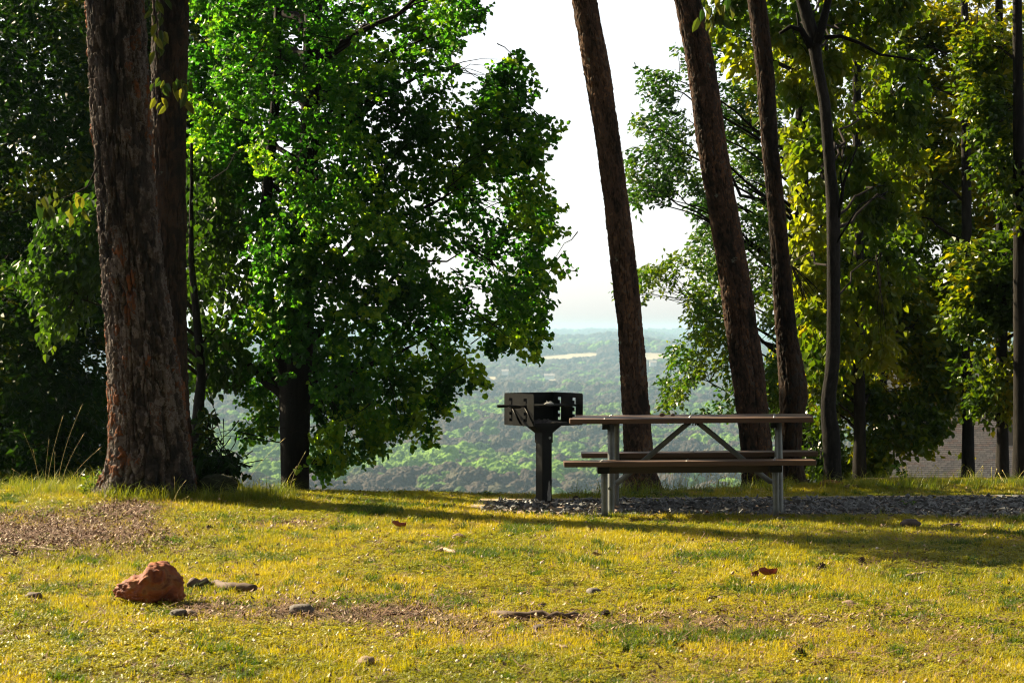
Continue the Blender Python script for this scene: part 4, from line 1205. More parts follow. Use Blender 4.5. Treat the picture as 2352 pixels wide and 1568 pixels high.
# ---- right hand woods
WR = 'trees of the right hand wood'
wr = [('leafy tree right of the crooked dogwood, its low boughs hanging over the grass', 1975, 24.5, 14, [[(1830, 560), (2000, 520), (2110, 640), (2190, 820), (2190, 960), (2130, 1030), (2050, 1040), (2020, 1095), (1975, 1080), (1900, 1105), (1840, 1100), (1850, 900)]], 2200, 0.0),
      ('tall tree with yellow-green boughs between the crooked dogwood and the right edge', 2224, 25.0, 14, [[(2040, -60), (2400, 120), (2440, 560), (2300, 760), (2080, 620), (2000, 330)], [(2040, 600), (2300, 720), (2330, 880), (2280, 960), (2215, 1060), (2190, 1000), (2100, 880)]], 2600, 0.12),
      ('dark trunk near the right edge with low shaded boughs before the brick wall', 2303, 23.0, 14, [[(2170, 560), (2460, 520), (2460, 960), (2330, 980), (2240, 960), (2190, 760)]], 1200, -0.05),
      ('dark trunk cut by the right edge of the photo', 2345, 22.3, 17, [[(2180, -60), (2460, 40), (2460, 560), (2300, 520), (2220, 260)]], 900, -0.05),
      ('thin dark trunk in front of the left corner of the brick wall', 2030, 27.0, 9, [[(1900, -60), (2400, -60), (2400, 860), (2200, 900), (1960, 880)]], 2300, 0.1),
      ('dense green tree behind the trunks right of the table, far side', 1900, 27.5, 16, [[(1680, 100), (2000, 60), (2060, 500), (1960, 1080), (1850, 1100), (1780, 1000), (1760, 600)]], 1500, 0.05)]
for k, (lab, px, Y, hwid, polys, ns, vs) in enumerate(wr):
    tt, bb, ll = tree('broadleaf_tree', lab, 'tree', [(-200, px - hwid * .55 - 12, px + hwid * .55 - 12), (400, px - hwid * .8 - 5, px + hwid * .8 - 5), (1000, px - hwid, px + hwid), (1140, px - hwid * 1.3, px + hwid * 1.3)], Y, M['bark_smooth'], 170 + k,
                      zg=gz(px, Y), nu=32, nv=90, cw=.06, ch=.2, depth=.007, group=WR, top_z=8.5)
    crown(tt, polys, Y + 0.3, 0.25, int(ns * (0.62, 0.75, 0.75, 0.8, 0.6, 0.6)[k]), 10, 0.085, 0.058, M['wood_r'], 'oval' if k < 2 else 'kite', und=0.8, clump=0.42, thresh=0.44, sl=0.34, droop=0.4, seed=300 + k, base=bb, trunkline=ll, nlimb=14, limb_r=0.03, twigs=120, vshift=vs + 0.12, flat=1.2,
          holes=[(2345, 60, 38)] if k in (1, 3) else ())

# trees added outside the frame at left that keep the wood in shade
for k, (X0, Y0, ns) in enumerate(((-9.8, 29.5, 900), (-13.5, 32.0, 900), (-9.2, 34.5, 800))):
    px = CX + X0 / Y0 * F
    tt, bb, ll = tree('broadleaf_tree', ('nearest of three unseen trees added beyond the left edge to shade the wood', 'leftmost of three unseen trees added beyond the left edge to shade the wood', 'farthest of three unseen trees added beyond the left edge to shade the wood')[k], 'tree', [(-300, px - 20, px + 20), (1130, px - 30, px + 30)], Y0, M['bark_smooth'], 400 + k, zg=gz(px, Y0), nu=20, nv=40, cw=.1, ch=.3, depth=.006, group='unseen trees added to shade the left wood', top_z=8)
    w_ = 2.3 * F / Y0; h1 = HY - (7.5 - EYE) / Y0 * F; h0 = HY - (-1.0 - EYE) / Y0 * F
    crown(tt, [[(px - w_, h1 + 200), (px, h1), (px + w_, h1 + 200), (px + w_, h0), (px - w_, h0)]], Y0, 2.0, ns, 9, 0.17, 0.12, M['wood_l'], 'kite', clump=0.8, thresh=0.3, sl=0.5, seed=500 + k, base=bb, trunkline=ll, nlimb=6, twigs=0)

# unseen trees added behind and beside the viewpoint to cut the sky fill
def big_crown(parent, base, c, rad, n, mat):
    d = RNG.normal(0, 1, (n, 3)); d /= np.linalg.norm(d, axis=1)[:, None]
    P = np.array(c) + d * np.array(rad) * (0.55 + 0.45 * RNG.random((n, 1)))
    V, fs, k = leaf_arrays(P, RNG.normal(0, 1, (n, 3)), RNG.normal(0, .6, (n, 3)) + [0, 0, .6], 0.55 + .3 * RNG.random(n), 0.4 + .2 * RNG.random(n), 'kite')
    obj('crown', raw_mesh('crown', V - base, fs, (mat,), False, None, {'var': np.repeat(RNG.random(n), k)}), parent)
for k, (X0, Y0, c, rad, lab) in enumerate((
        (-9, -7, (-7.5, -3.5, 7.0), (6.5, 6.5, 4.5), 'unseen tree added behind and left of the viewpoint to block sky light'),
        (0, -10, (0, -6.0, 7.5), (6.5, 6.0, 5.5), 'unseen tree added straight behind the viewpoint to block sky light'),
        (9, -7, (8.0, -2.5, 7.0), (6.5, 7.0, 4.5), 'unseen tree added behind and right of the viewpoint to block sky light'),
        (13, 2, (11.5, 4.0, 6.5), (4.5, 5.5, 4.5), 'unseen tree added beside the lawn at far right to block sky light'),
        (2, -16, (2, -16, 6), (12, 3, 6), 'dense unseen tree added well behind the viewpoint to block sky light'))):
    px = CX + X0 * F; 
    me, base, ln_ = trunk_mesh('trunk', [(HY - 1 * F / 18, CX + (X0 - .3) / 18 * F, CX + (X0 + .3) / 18 * F), (HY, CX + (X0 - .33) / 18 * F, CX + (X0 + .33) / 18 * F)], 18.0, M['bark_smooth'], 600 + k, 20, 40, .1, .3, .01, 7.0, 0.0)
    t = empty('broadleaf_tree', (X0, Y0, 0), lab, 'tree')
    obj('trunk', me, t)
    big_crown(t, np.array([X0, Y0, 0.0]), c, rad, 9500, M['wood_l'])
for k, (tt_, c, n_) in enumerate(((t1, (-5.0, 18.2, 13.0), 3200), (t2, (-3.0, 20.8, 14.0), 2200), (t4, (-0.6, 19.0, 13.0), 2600), (t5, (0.6, 21.0, 14.5), 2200), (t6, (2.4, 20.5, 13.5), 2400))):
    big_crown(tt_, np.array(tt_.location), c, (4.2, 4.2, 3.6), n_, M['wood_l'])
    a = Acc(); b_ = np.array(tt_.location)
    tp = max((Vector(v.co) for v in tt_.children[0].data.vertices), key=lambda v: v.z)
    a.tube([np.array([tp.x, 0, tp.z - .2]), np.array(c) - b_], [0.16, 0.06], 8)
    obj('upper_stem', a.mesh('upper_stem', (M['bark_dark'],)), tt_)
t = empty('broadleaf_tree', (-4.6, 2.5, 0), 'tall unseen tree added left of the viewpoint, its canopy blocking sky light above the near lawn', 'tree')  # canopy added out of view overhead to dim the skylight
a = Acc(); a.tube([(0, 0, -.2), (0.2, 0.2, 4), (1.2, 1.5, 8)], [0.36, 0.3, 0.2], 14)
obj('trunk', a.mesh('trunk', (M['bark_smooth'],)), t)
big_crown(t, np.array([-4.6, 2.5, 0.0]), (-0.5, 6.5, 11.0), (8.5, 6.5, 3.2), 9000, M['wood_l'])

# ---- hanging sprigs with separate large leaves
def sprig(label, root_pts, leaves, Y, name='leafy_branch'):
    b = at(root_pts[0][0], root_pts[0][1], Y)
    t = empty(name, b, label, 'branch')
    a = Acc(); P = np.array([at(px, py, Y) - b for px, py in root_pts])
    a.tube(P, np.linspace(0.007, 0.002, len(P)), 6)
    obj('twig', a.mesh('twig', (M['twig'],)), t)
    V, fs, k = leaf_arrays(np.zeros((1, 3)), np.array([[0, 0, -1.0]]), np.array([[0.25, -1.0, 0.2]]), np.array([1.0]), np.array([0.48]), 'oval')
    me = raw_mesh('leaf', V, fs, (M['sprig'],))
    for (px, py, ln, ang) in leaves:
        o = obj('leaf', me, t, Vector(at(px, py, Y + random.uniform(-.06, .06)) - b))
        o.rotation_euler = (random.uniform(-0.5, 0.5), R(ang), random.uniform(-0.9, 0.9)); s_ = ln / F * Y
        o.scale = (s_, s_, s_)
M['sprig'] = plain('hickory_leaf_flat', (0.2, 0.2, 0.02), 0.5, bump=0)
def sprig_mat():
    m, t, out = new_mat('hickory_leaf')
    oi = N(t, 'ShaderNodeObjectInfo')
    rp = ramp(t, oi.outputs['Random'], [(0.0, (0.02, 0.05, 0.006)), (0.5, (0.06, 0.085, 0.007)), (1.0, (0.17, 0.17, 0.010))])
    p = N(t, 'ShaderNodeBsdfPrincipled', Roughness=0.45); tr = N(t, 'ShaderNodeBsdfTranslucent'); mx = N(t, 'ShaderNodeMixShader'); mx.inputs[0].default_value = 0.6
    t.links.new(rp.outputs[0], p.inputs['Base Color']); t.links.new(rp.outputs[0], tr.inputs[0])
    t.links.new(p.outputs[0], mx.inputs[1]); t.links.new(tr.outputs[0], mx.inputs[2]); t.links.new(mx.outputs[0], out.inputs[0])
    return m
M['sprig'] = sprig_mat()
lv = [(random.uniform(85, 205), random.uniform(440, 490), random.uniform(28, 46), random.uniform(-35, 35)) for _ in range(17)]
sprig('sprig of large yellow leaves hanging from the shade left of the thick old pine', [(225, 380), (200, 430), (160, 450), (110, 465), (85, 470)], lv, 17.4)
lv = [(random.uniform(352, 440), random.uniform(178, 245), random.uniform(20, 36), random.uniform(-50, 50)) for _ in range(26)] + \
     [(random.uniform(340, 385), random.uniform(-20, 120), random.uniform(22, 38), random.uniform(-40, 40)) for _ in range(18)]
sprig('drooping sprig of yellow leaves in the gap between the two left pine trunks', [(350, -60), (358, 60), (370, 150), (400, 185), (438, 195)], lv, 17.3)
lv = [(random.uniform(1600, 1680), random.uniform(-10, 55), random.uniform(22, 40), random.uniform(-50, 50)) for _ in range(26)]
sprig('sprig of large yellow leaves at the top edge beside the thickest leaning pine', [(1760, -60), (1700, -20), (1650, 10), (1606, 25)], lv, 19.0)

# seedlings and other small plants
def seedling(label, px, py, Y, h, n, ls, mat, spread=0.12, name='seedling'):
    b = np.array([(px - CX) / F * Y, Y, gz(px, Y)]); t = empty(name, b, label, 'plant')
    a = Acc(); pos = []; dd = []
    for s_ in range(3):
        e = np.array([random.uniform(-spread, spread), random.uniform(-spread, spread), h * random.uniform(.6, 1.0)])
        P = limb(a, np.zeros(3), e, 0.004, 0.0015, sag=0, wob=0.06, n=6, sides=5)
        for k in range(n):
            u = 0.25 + 0.75 * k / n; p = P[0] + (P[-1] - P[0]) * u; an = k * 2.4 + s_
            pos.append(p); dd.append([math.cos(an), math.sin(an), 0.35])
    obj('stem', a.mesh('stem', (M['twig'],)), t)
    pos = np.array(pos); dd = np.array(dd)
    V, fs, k = leaf_arrays(pos, dd, RNG.normal(0, .4, pos.shape) + [0, -0.5, .8], ls * (0.7 + .5 * RNG.random(len(pos))), ls * 0.5 * np.ones(len(pos)), 'oval')
    for q in range(len(pos)):
        vv = V[q * k:(q + 1) * k] - pos[q]
        me = raw_mesh('leaf', vv, [np.array([[0, 1, 2, 3], [0, 3, 4, 5]])], (mat,), attrs={'var': np.full(k, RNG.random())})
        obj('leaf', me, t, Vector(pos[q]))
seedling('green sapling with oval leaves at the left root of the thick old pine', 213, 1120, 18.05, 0.26, 9, 0.05, M['dogwood'])
seedling('low bright yellow-green weed left of the thick old pine, lower than the sapling', 188, 1125, 17.9, 0.10, 7, 0.045, M['dogwood_y'], 0.06)
seedling('tiny yellow-green weed beside the far corner of the kerb', 1122, 1140, 18.3, 0.07, 5, 0.03, M['dogwood_y'], 0.03)
seedling('broad-leaved green weed in front of the left corner of the brick wall', 2075, 1110, 20.2, 0.20, 6, 0.07, M['dogwood'])
seedling('small weed at the foot of the dark bulging pine behind the table', 1825, 1110, 19.7, 0.10, 5, 0.04, M['dogwood_y'], 0.1)
seedling('fallen green leafy twig lying on the slate gravel right of the table', 2085, 1162, 17.35, 0.07, 5, 0.05, M['dogwood'], 0.10, name='leafy_twig')

# tall seeding grasses
def seed_clump(label, pts, Y, x0, lean, name='seed_grass', r=0.0011, baseY=None):
    b = np.array([(x0 - CX) / F * Y, Y, gz(x0, Y)])
    t = empty(name, b, label, 'grass')
    for (bx, px, py) in pts:
        a = Acc(); e = at(px, py, Y + random.uniform(-.1, .1)); s0 = np.array([(bx - CX) / F * Y, Y + random.uniform(-.08, .08), b[2]])
        P = []
        for u in np.linspace(0, 1, 9):
            q = s0 + (e - s0) * u; q[0] = s0[0] + (e[0] - s0[0]) * u ** 1.6; P.append(q - b)
        a.tube(P, np.linspace(r, r * .6, 9), 4)
        a.tube([P[-1] - (P[-1] - P[-2]) * .5, P[-1], P[-1] + (P[-1] - P[-2]) * .35], [r * .8, r * 2.6, r * .5], 5)
        obj('stem', a.mesh('stem', (M['stem'],)), t)
seed_clump('tall thin seeding grass stems at the far left, in front of the dark undergrowth',
           [(95, 57, 1000), (110, 143, 960), (128, 186, 935), (140, 190, 1000), (100, 112, 1012), (150, 228, 1030), (150, 226, 1105), (95, 76, 1035), (120, 126, 1040), (90, 30, 1078), (150, 185, 1090), (20, 32, 1080), (25, 46, 1092), (60, 8, 1110)], 18.4, 110, 0.2)
seed_clump('single tall grass stems in front of the thick old pine trunk', [(405, 400, 1096), (400, 426, 1104), (410, 432, 1140), (395, 375, 1122), (400, 392, 1150), (402, 408, 1130)], 17.3, 402, 0.1)
seed_clump('thin arching seed stems in front of the broad green tree trunk', [(665, 700, 1040), (650, 680, 1072), (640, 676, 1100), (560, 650, 1010)], 18.2, 640, 0.1)
pts = []
for k in range(46):
    bx = random.uniform(2035, 2340); pts.append((bx, bx + random.uniform(-18, 26), random.uniform(1068, 1112)))
seed_clump('row of yellow seeding grass along the crest in front of the brick wall', pts, 19.9, 2190, 0.1, r=0.0026)
pts = []
for k in range(40):
    bx = random.uniform(1500, 1700); pts.append((bx, bx + random.uniform(-10, 45), random.uniform(1050, 1105)))
seed_clump('dry seed stems behind the table between the leaning pines', pts, 19.0, 1600, 0.1, r=0.0018)

# ------------------------------------------------------------------ stones, cones, sticks
def rocky(name, label, cat, px, py, Y, sx, sy, sz, mat, seed, lobes=None, freq=1.4, amp=0.5, rz=0.0, sink=0.2, sub=4, group=None):
    X0 = (px - CX) / F * Y
    bm = bmesh.new(); bmesh.ops.create_icosphere(bm, subdivisions=sub, radius=1.0)
    co = np.array([v.co[:] for v in bm.verts])
    nz = fbm(co[:, 0] * freq + seed, co[:, 1] * freq, co[:, 2] * freq, seed, 4)
    nz2 = fbm(co[:, 0] * 4.5 + seed, co[:, 1] * 4.5, co[:, 2] * 4.5, seed + 1, 4)
    co = co * (1 + amp * (nz - 0.5) * 2 + 0.30 * (np.abs(nz2 - 0.5) * 2 - 0.2))[:, None]
    co = np.sign(co) * np.abs(co) ** 0.92
    co *= [sx, sy, sz]
    if lobes is not None: co = lobes(co)
    for v, c in zip(bm.verts, co): v.co = c
    z = float(ground_z(np.array([X0]), np.array([Y]))[0])
    o = from_bm(name, bm, mat, None, True, loc=(X0, Y, z + sz * (1 - sink)))
    o.rotation_euler = (0, 0, rz)
    return tag(o, label, cat, group)
def gY(py, z=0.0):
    return (EYE - z) * F / (py - HY)
# the rust-red boulder: low wedge to the left, round lump on the right
def wedge(co):
    x = co[:, 0] / 0.2
    h = np.interp(x, [-1.05, -0.6, -0.2, 0.05, 0.45, 1.0], [0.55, 0.72, 0.80, 1.30, 1.42, 1.0])
    co = co.copy(); co[:, 2] = np.where(co[:, 2] > 0, co[:, 2] * h, co[:, 2] * (0.55 + 0.45 * (x > 0)))
    return co
rocky('rock', 'rust-red two-lobed rock lying in the grass at lower left', 'rock', 342, 1388, gY(1388), 0.175, 0.13, 0.112, M['rock'], 4, wedge, amp=0.18, sink=0.36, sub=5)
rocky('rock', 'flat orange stone at the foot of the crooked trunk, beyond the gravel', 'rock', 1907, 1120, 19.4, 0.115, 0.08, 0.045, M['rock'], 14, amp=0.25)
rocky('rock', 'dark mossy boulder against the right root of the thick old pine', 'rock', 500, 1130, 18.0, 0.17, 0.14, 0.10, M['moss'], 24, amp=0.3, sink=0.3)
stones = [(1521, 951, 16.9, .018, M['stick'], 'small brown pebble on the tabletop, left of two', True), (1545, 951, 16.9, .016, M['stone_grey'], 'small grey pebble on the tabletop, right of two', True)]
for k, (px, py, Y, s_, mt, lab, _) in enumerate(stones):
    o = rocky('pebble', lab, 'pebble', px, py, Y, s_ * 1.3, s_, s_ * .75, mt, 30 + k, sub=3, sink=0)
    o.location.z = 0.766 + s_ * .6 + (px - 1588) * 0.0000268
for k, (px, py, s_, mt, lab) in enumerate([
        (1054, 1246, .048, M['stone_tan'], 'pinkish tan stone in the sunlit grass left of the gravel corner'),
        (1226, 1324, .030, M['stone_tan'], 'small tan stone in the grass below the grill'),
        (1364, 1366, .048, M['stone_grey'], 'low grey-brown stone in the grass above the dark stick'),
        (692, 1414, .065, M['stone_grey'], 'flat grey stone on the bare strip right of the red rock'),
        (408, 1420, .05, M['stone_grey'], 'grey stone in the shadow just below the red rock, left of a pair'),
        (434, 1419, .045, M['stone_tan'], 'pale stone in the shadow just below the red rock, right of a pair'),
        (806, 1325 - 12, .025, M['cone'], 'dark clod in bright grass left of centre'),
        (1771, 1204, .030, M['stone_grey'], 'round grey stone on the shaded grass before the right table leg, left of two'),
        (1795, 1202, .036, M['stone_grey'], 'round grey stone on the shaded grass before the right table leg, right of two'),
        (1951, 1392, .040, M['stone_tan'], 'tan stone half sunk in grass at lower right'),
        (2092, 1216, .075, M['cone'], 'dark clod on the shaded grass at right'),
        (840, 1530, .05, M['stone_tan'], 'blurred flat stone near the bottom edge left of centre'),
        (78, 1380, .05, M['cone'], 'black clod in the grass left of the red rock'),
        (1240, 1444, .035, M['cone'], 'dark knobbly clod below the long dark stick')]):
    rocky('stone' if mt != M['cone'] else 'clod', lab, 'stone' if mt != M['cone'] else 'clod', px, py, gY(py), s_, s_ * .8, s_ * .5, mt, 60 + k, sub=3, amp=0.4, rz=k)

def pine_cone(label, px, py, s_, rx, rz):
    Y = gY(py); X0 = (px - CX) / F * Y; z = float(ground_z(np.array([X0]), np.array([Y]))[0])
    a = Acc()
    zz = np.linspace(0, 1, 7)
    a.tube([(0, 0, u * 2.0 - 1.0) for u in zz], 0.45 * np.sin(np.pi * (0.12 + 0.85 * zz)) + .02, 8)
    for k in range(54):
        u = k / 54; th = k * 2.39996; r = 0.75 * math.sin(math.pi * (0.13 + 0.8 * u)) + .05; zc = u * 1.9 - 0.95
        d = np.array([math.cos(th), math.sin(th), 0.25]); e = np.array([-math.sin(th), math.cos(th), 0])
        c = np.array([0, 0, zc]); tip = c + d * r + np.array([0, 0, .12])
        a.add(np.array([c + d * r * .3 - e * .08, c + d * r * .3 + e * .08, tip + e * .16, tip + np.array([0, 0, .1]), tip - e * .16]), None, np.array([[0, 1, 2], [0, 2, 3], [0, 3, 4]]))
    me = a.mesh('pine_cone', (M['cone'],), False)
    o = obj('pine_cone', me, None, (X0, Y, z + s_ * .55)); o.scale = (s_, s_, s_); o.rotation_euler = (rx, 0.3, rz)
    tag(o, label, 'pine cone')
pine_cone('brown pine cone standing upright in the sunlit grass at right', 1885, 1320, .040, 0.35, 1)
pine_cone('greyish pine cone in the grass to the right of the upright brown one', 1978, 1304, .030, 0.5, 2)
pine_cone('dark pine cone lying in the bottom grass at right', 1835, 1508, .034, 1.3, 0.4)
pine_cone('dark pine cone right of the long dark stick', 1389, 1416, .030, 1.2, 2.4)
pine_cone('dark pine cone above the long dark stick', 1243, 1392, .026, 1.4, 1.4)
pine_cone('black pine cone on the kerb behind the grill post', 1322, 1150, .034, 1.4, 0.2)
pine_cone('dark pine cone on brown litter before the old pine', 478, 1242 - 20, .034, 1.4, 0.9)
pine_cone('dark pine cone in the middle of the brown litter patch', 476 - 100, 1258 - 14, .030, 1.35, 2.0)
pine_cone('black pine cone in the brown litter at the left edge', 28, 1274, .034, 1.4, 0.9)

def stick(label, pts, r, mat, name='stick', cat='stick', flat=1.0):
    Yr = gY(pts[0][1]); P = []
    for (px, py) in pts:
        Y = gY(py); P.append([(px - CX) / F * Y, Y, float(ground_z(np.array([(px - CX) / F * Y]), np.array([Y]))[0]) + r * .8 + 0.012])
    P = np.array(P); t = np.linspace(0, 1, 14); k = np.linspace(0, 1, len(P))
    Q = np.stack([np.interp(t, k, P[:, c]) for c in range(3)], -1); b = Q[0].copy()
    Q = Q - b + RNG.normal(0, r * .25, Q.shape)
    a = Acc(); a.tube(Q, r * (0.75 + 0.5 * RNG.random(14)) * np.where((t < .02) | (t > .98), .6, 1), 8, flat=np.full(14, flat))
    o = obj(name, a.mesh(name, (mat,)), None, b)
    tag(o, label, cat)
stick('long dark rotten stick lying across the grass at bottom centre', [(1130, 1414), (1180, 1421), (1240, 1421), (1290, 1423), (1328, 1418)], .019, M['stick'])
stick('curved slab of brown bark right of the red rock', [(432, 1358), (465, 1346), (500, 1348), (520, 1358), (552, 1360), (585, 1362)], .022, M['stick'], 'bark_slab', 'bark')
stick('dark twig on the bare strip left of the long stick', [(880, 1418), (930, 1414), (965, 1418)], .008, M['stick'])
stick('brown bark piece in the sunlit grass, left of centre', [(1000, 1280), (1018, 1273), (1036, 1280), (1048, 1284)], .013, M['stick_pale'], 'bark_piece', 'bark')
stick('pale weathered stick in the grass at right, below the shade band', [(2082, 1336), (2115, 1331), (2148, 1330)], .014, M['stick_pale'])
stick('dark stick on the shaded grass near the right edge', [(2165, 1218), (2190, 1216), (2206, 1213)], .014, M['stick'])
stick('short dark twig in the grass right of centre', [(1626, 1382), (1645, 1378), (1664, 1382)], .009, M['stick'])
stick('thin brown twig slanting in the grass below the tan stone at lower right', [(1858, 1418), (1880, 1422), (1905, 1428)], .006, M['stick'])
stick('thin dark twig near the bottom edge at right', [(1958, 1502), (1985, 1507), (2012, 1512)], .006, M['stick'])
stick('bleached straw-coloured twig at bottom centre', [(1402, 1462), (1420, 1472), (1440, 1488)], .006, M['stick_pale'])
stick('short pale twig below the clod at bottom centre', [(1264, 1484), (1285, 1487), (1306, 1492)], .007, M['stick_pale'])
stick('pale twig on the brown litter at the left edge', [(70, 1262), (110, 1268), (150, 1270)], .010, M['stick_pale'])
stick('thin dark stick beneath the red rock', [(395, 1400), (440, 1396), (476, 1394)], .006, M['stick'])
stick('dark log leaning in the wood right of the crooked trunk', [(1940, 1128), (1955, 1127), (1972, 1126)], .02, M['stick'], 'log', 'log')

def curled_leaf(label, px, py, s_, mat, rot):
    Y = gY(py); X0 = (px - CX) / F * Y; z = float(ground_z(np.array([X0]), np.array([Y]))[0])
    V = []; Q = []
    for i_ in range(6):
        for j_ in range(5):
            u = i_ / 5 * 2 - 1; v = (j_ / 4 * 2 - 1); w = 0.55 * math.sqrt(max(0.02, 1 - u * u))
            V.append((u * s_, v * w * s_, s_ * (0.45 * v * v + 0.25 * u * u + .12 * math.sin(5 * u + 3 * v))))
    for i_ in range(5):
        for j_ in range(4): k = i_ * 5 + j_; Q.append([k, k + 1, k + 6, k + 5])
    o = obj('dead_leaf', raw_mesh('dead_leaf', V, [np.array(Q)], (mat,), True), None, (X0, Y, z + 0.02 + s_ * .2)); o.rotation_euler = rot
    tag(o, label, 'leaf')
curled_leaf('curled red-brown dead leaf in the grass right of centre', 1762, 1336, .055, M['redleaf'], (0.4, 0.1, 0.2))
curled_leaf('second red-brown dead leaf just left of the larger curled one', 1733, 1338, .035, M['redleaf'], (0.5, -0.2, 0.9))
curled_leaf('orange dead leaf standing on edge in the gravel under the table', 1622, 1186, .035, M['redleaf'], (1.3, 0.3, 1.2))
curled_leaf('small dark red leaf in the bright grass below the grill', 1368, 1290, .028, M['redleaf'], (0.7, 0.3, 0.4))
curled_leaf('orange-brown leaf in the sunlit grass left of the gravel corner', 915, 1222, .05, M['redleaf'], (0.3, 0.2, 0.1))

# ------------------------------------------------------------------ brick building behind the right hand wood
def building():
    YB = 62.0; X0 = (2033 - CX) / F * YB; zb = -3.75; zt = EYE - (918 - HY) / F * YB
    t = empty('brick_building', (X0, YB, zb), 'low pale brick building with a dark roof edge behind the right hand trees', 'building', rz=-R(6.3))
    H = zt - zb; LW = 9.0; DW = 6.0
    mortar = plain('mortar', (0.13, 0.12, 0.105), 0.95, scale=8)
    box_obj('front_wall', (LW / 2, 0.16, H / 2), (LW, 0.3, H), mortar, t, bevel=0)
    box_obj('side_wall', (0.16, DW / 2 + 0.313, H / 2), (0.3, DW, H), mortar, t, bevel=0)
    bmats = [plain('brick_%s' % nm, c, 0.9, scale=20, bump=0.2) for nm, c in (('tan', (0.56, 0.49, 0.41)), ('buff', (0.50, 0.44, 0.37)), ('rose', (0.53, 0.41, 0.33)), ('grey', (0.42, 0.38, 0.33)))]
    bl, bh = 0.186, 0.052; pit = 0.0605
    meshes = []
    for m in bmats:
        bm = bmesh.new(); add_box(bm, (0, 0, 0), (bl - 0.008, 0.03, bh - 0.006), None, 0.003)
        me = bpy.data.meshes.new('brick'); bm.to_mesh(me); bm.free(); me.materials.append(m); meshes.append(me)
    rest = {k: [] for k in range(4)}
    rows = int(H / pit); cnt = 0
    cells = []
    for r_ in range(rows):
        off = (r_ % 2) * bl / 2 + (r_ % 3) * 0.02
        for c_ in range(int(LW / bl)):
            x_ = off + c_ * bl + bl / 2
            if x_ > LW - .1: continue
            cells.append((r_, x_))
    # the ones that show largest: low part of the wall, right of the corner
    vis = [(r_, x_) for r_, x_ in cells if 0.55 < (zb + 3.75 + r_ * pit) < 1.35 and x_ < 4.4]
    vis = vis[:300] if len(vis) > 300 else vis
    vs = set(vis)
    for r_, x_ in vis:
        k = int(random.random() ** 1.3 * 4)
        o = bpy.data.objects.new('brick', meshes[k]); link(o, t); o.location = (x_, -0.008 + random.uniform(-.002, .002), r_ * pit + bh / 2 + 0.004)
    V = []; Fq = []; mi_ = []; n = 0
    cube = np.array([(-1, -1, -1), (1, -1, -1), (1, 1, -1), (-1, 1, -1), (-1, -1, 1), (1, -1, 1), (1, 1, 1), (-1, 1, 1)], float) / 2
    cf = np.array([(0, 1, 5, 4), (1, 2, 6, 5), (2, 3, 7, 6), (3, 0, 4, 7), (4, 5, 6, 7), (3, 2, 1, 0)])
    for r_, x_ in cells:
        if (r_, x_) in vs: continue
        V.append(cube * [bl - .008, .03, bh - .006] + [x_, -0.008, r_ * pit + bh / 2 + .004]); Fq.append(cf + n); n += 8; mi_ += [int(random.random() ** 1.3 * 4)] * 6
    for r_ in range(rows):
        for c_ in range(int(DW / bl) - 1):
            y_ = (r_ % 2) * bl / 2 + c_ * bl + bl / 2 + 0.02
            V.append(cube * [.03, bl - .008, bh - .006] + [-0.004, y_, r_ * pit + bh / 2 + .004]); Fq.append(cf + n); n += 8; mi_ += [int(random.random() ** 1.3 * 4)] * 6
    o = obj('brickwork', raw_mesh('brickwork', np.concatenate(V), [np.concatenate(Fq)], bmats, False, mi_), t); o['kind'] = 'stuff'
    roofm = plain('roof_shingle', (0.07, 0.075, 0.08), 0.8, scale=4)
    box_obj('fascia', (LW / 2 - .3, -0.35, H + 0.06), (LW + .6, 0.04, 0.16), plain('fascia_paint', (0.10, 0.11, 0.12), .6, bump=0), t, bevel=.004)
    bm = bmesh.new()
    v = [bm.verts.new(c) for c in ((-.6, -.4, H + .14), (LW, -.4, H + .14), (LW, 3.2, H + 1.5), (-.6, 3.2, H + 1.5), (LW, 6.7, H + .14), (-.6, 6.7, H + .14), )]
    bm.faces.new((v[0], v[1], v[2], v[3])); bm.faces.new((v[3], v[2], v[4], v[5]))
    bmesh.ops.solidify(bm, geom=bm.faces[:], thickness=0.06)
    from_bm('roof', bm, roofm, t)
    # window with a pale reflection
    f = box_obj('window', (3.9, -0.02, H - 0.95), (0.95, 0.05, 0.8), plain('window_frame', (0.25, 0.25, 0.24), .5, bump=0), t, bevel=.004)
    box_obj('pane', (3.9, -0.05, H - 0.95), (0.86, 0.012, 0.7), plain('window_glass', (0.04, 0.05, 0.06), .08, metal=0.0, bump=0, spec=1.0), f, bevel=0)
building()

# ------------------------------------------------------------------ valley forest
def blob_tree(k, sub=4):
    bm = bmesh.new(); bmesh.ops.create_icosphere(bm, subdivisions=sub, radius=1.0)
    co = np.array([v.co[:] for v in bm.verts])
    lr = np.random.default_rng(k + 70)
    lob = lr.normal(0, 1, (34, 3)); lob[:, 2] = np.abs(lob[:, 2]); lob /= np.linalg.norm(lob, axis=1)[:, None]
    sz = 0.30 + 0.30 * lr.random(34)
    dd = np.sqrt(((co[:, None, :] - lob[None]) ** 2).sum(-1)) / sz
    d = np.max(np.sqrt(np.clip(1 - dd ** 2, 0, 1)) * sz, axis=1)
    nz = fbm(co[:, 0] * 1.4 + k * 7, co[:, 1] * 1.4, co[:, 2] * 1.4, k, 2); n2 = fbm(co[:, 0] * 7 + k * 7, co[:, 1] * 7, co[:, 2] * 7, k, 2)
    co = co * (0.55 + 0.85 * d + 0.55 * (nz - 0.5) + 0.28 * (n2 - 0.5))[:, None]
    co *= [1 + 0.3 * lr.random(), 1, 0.85 + 0.35 * lr.random()]
    for v, c in zip(bm.verts, co): v.co = c * 5.9
    me = bpy.data.meshes.new('far_crown'); bm.to_mesh(me); bm.free(); me.materials.append(M['far'])
    return src('far_crown_%d' % k, me)
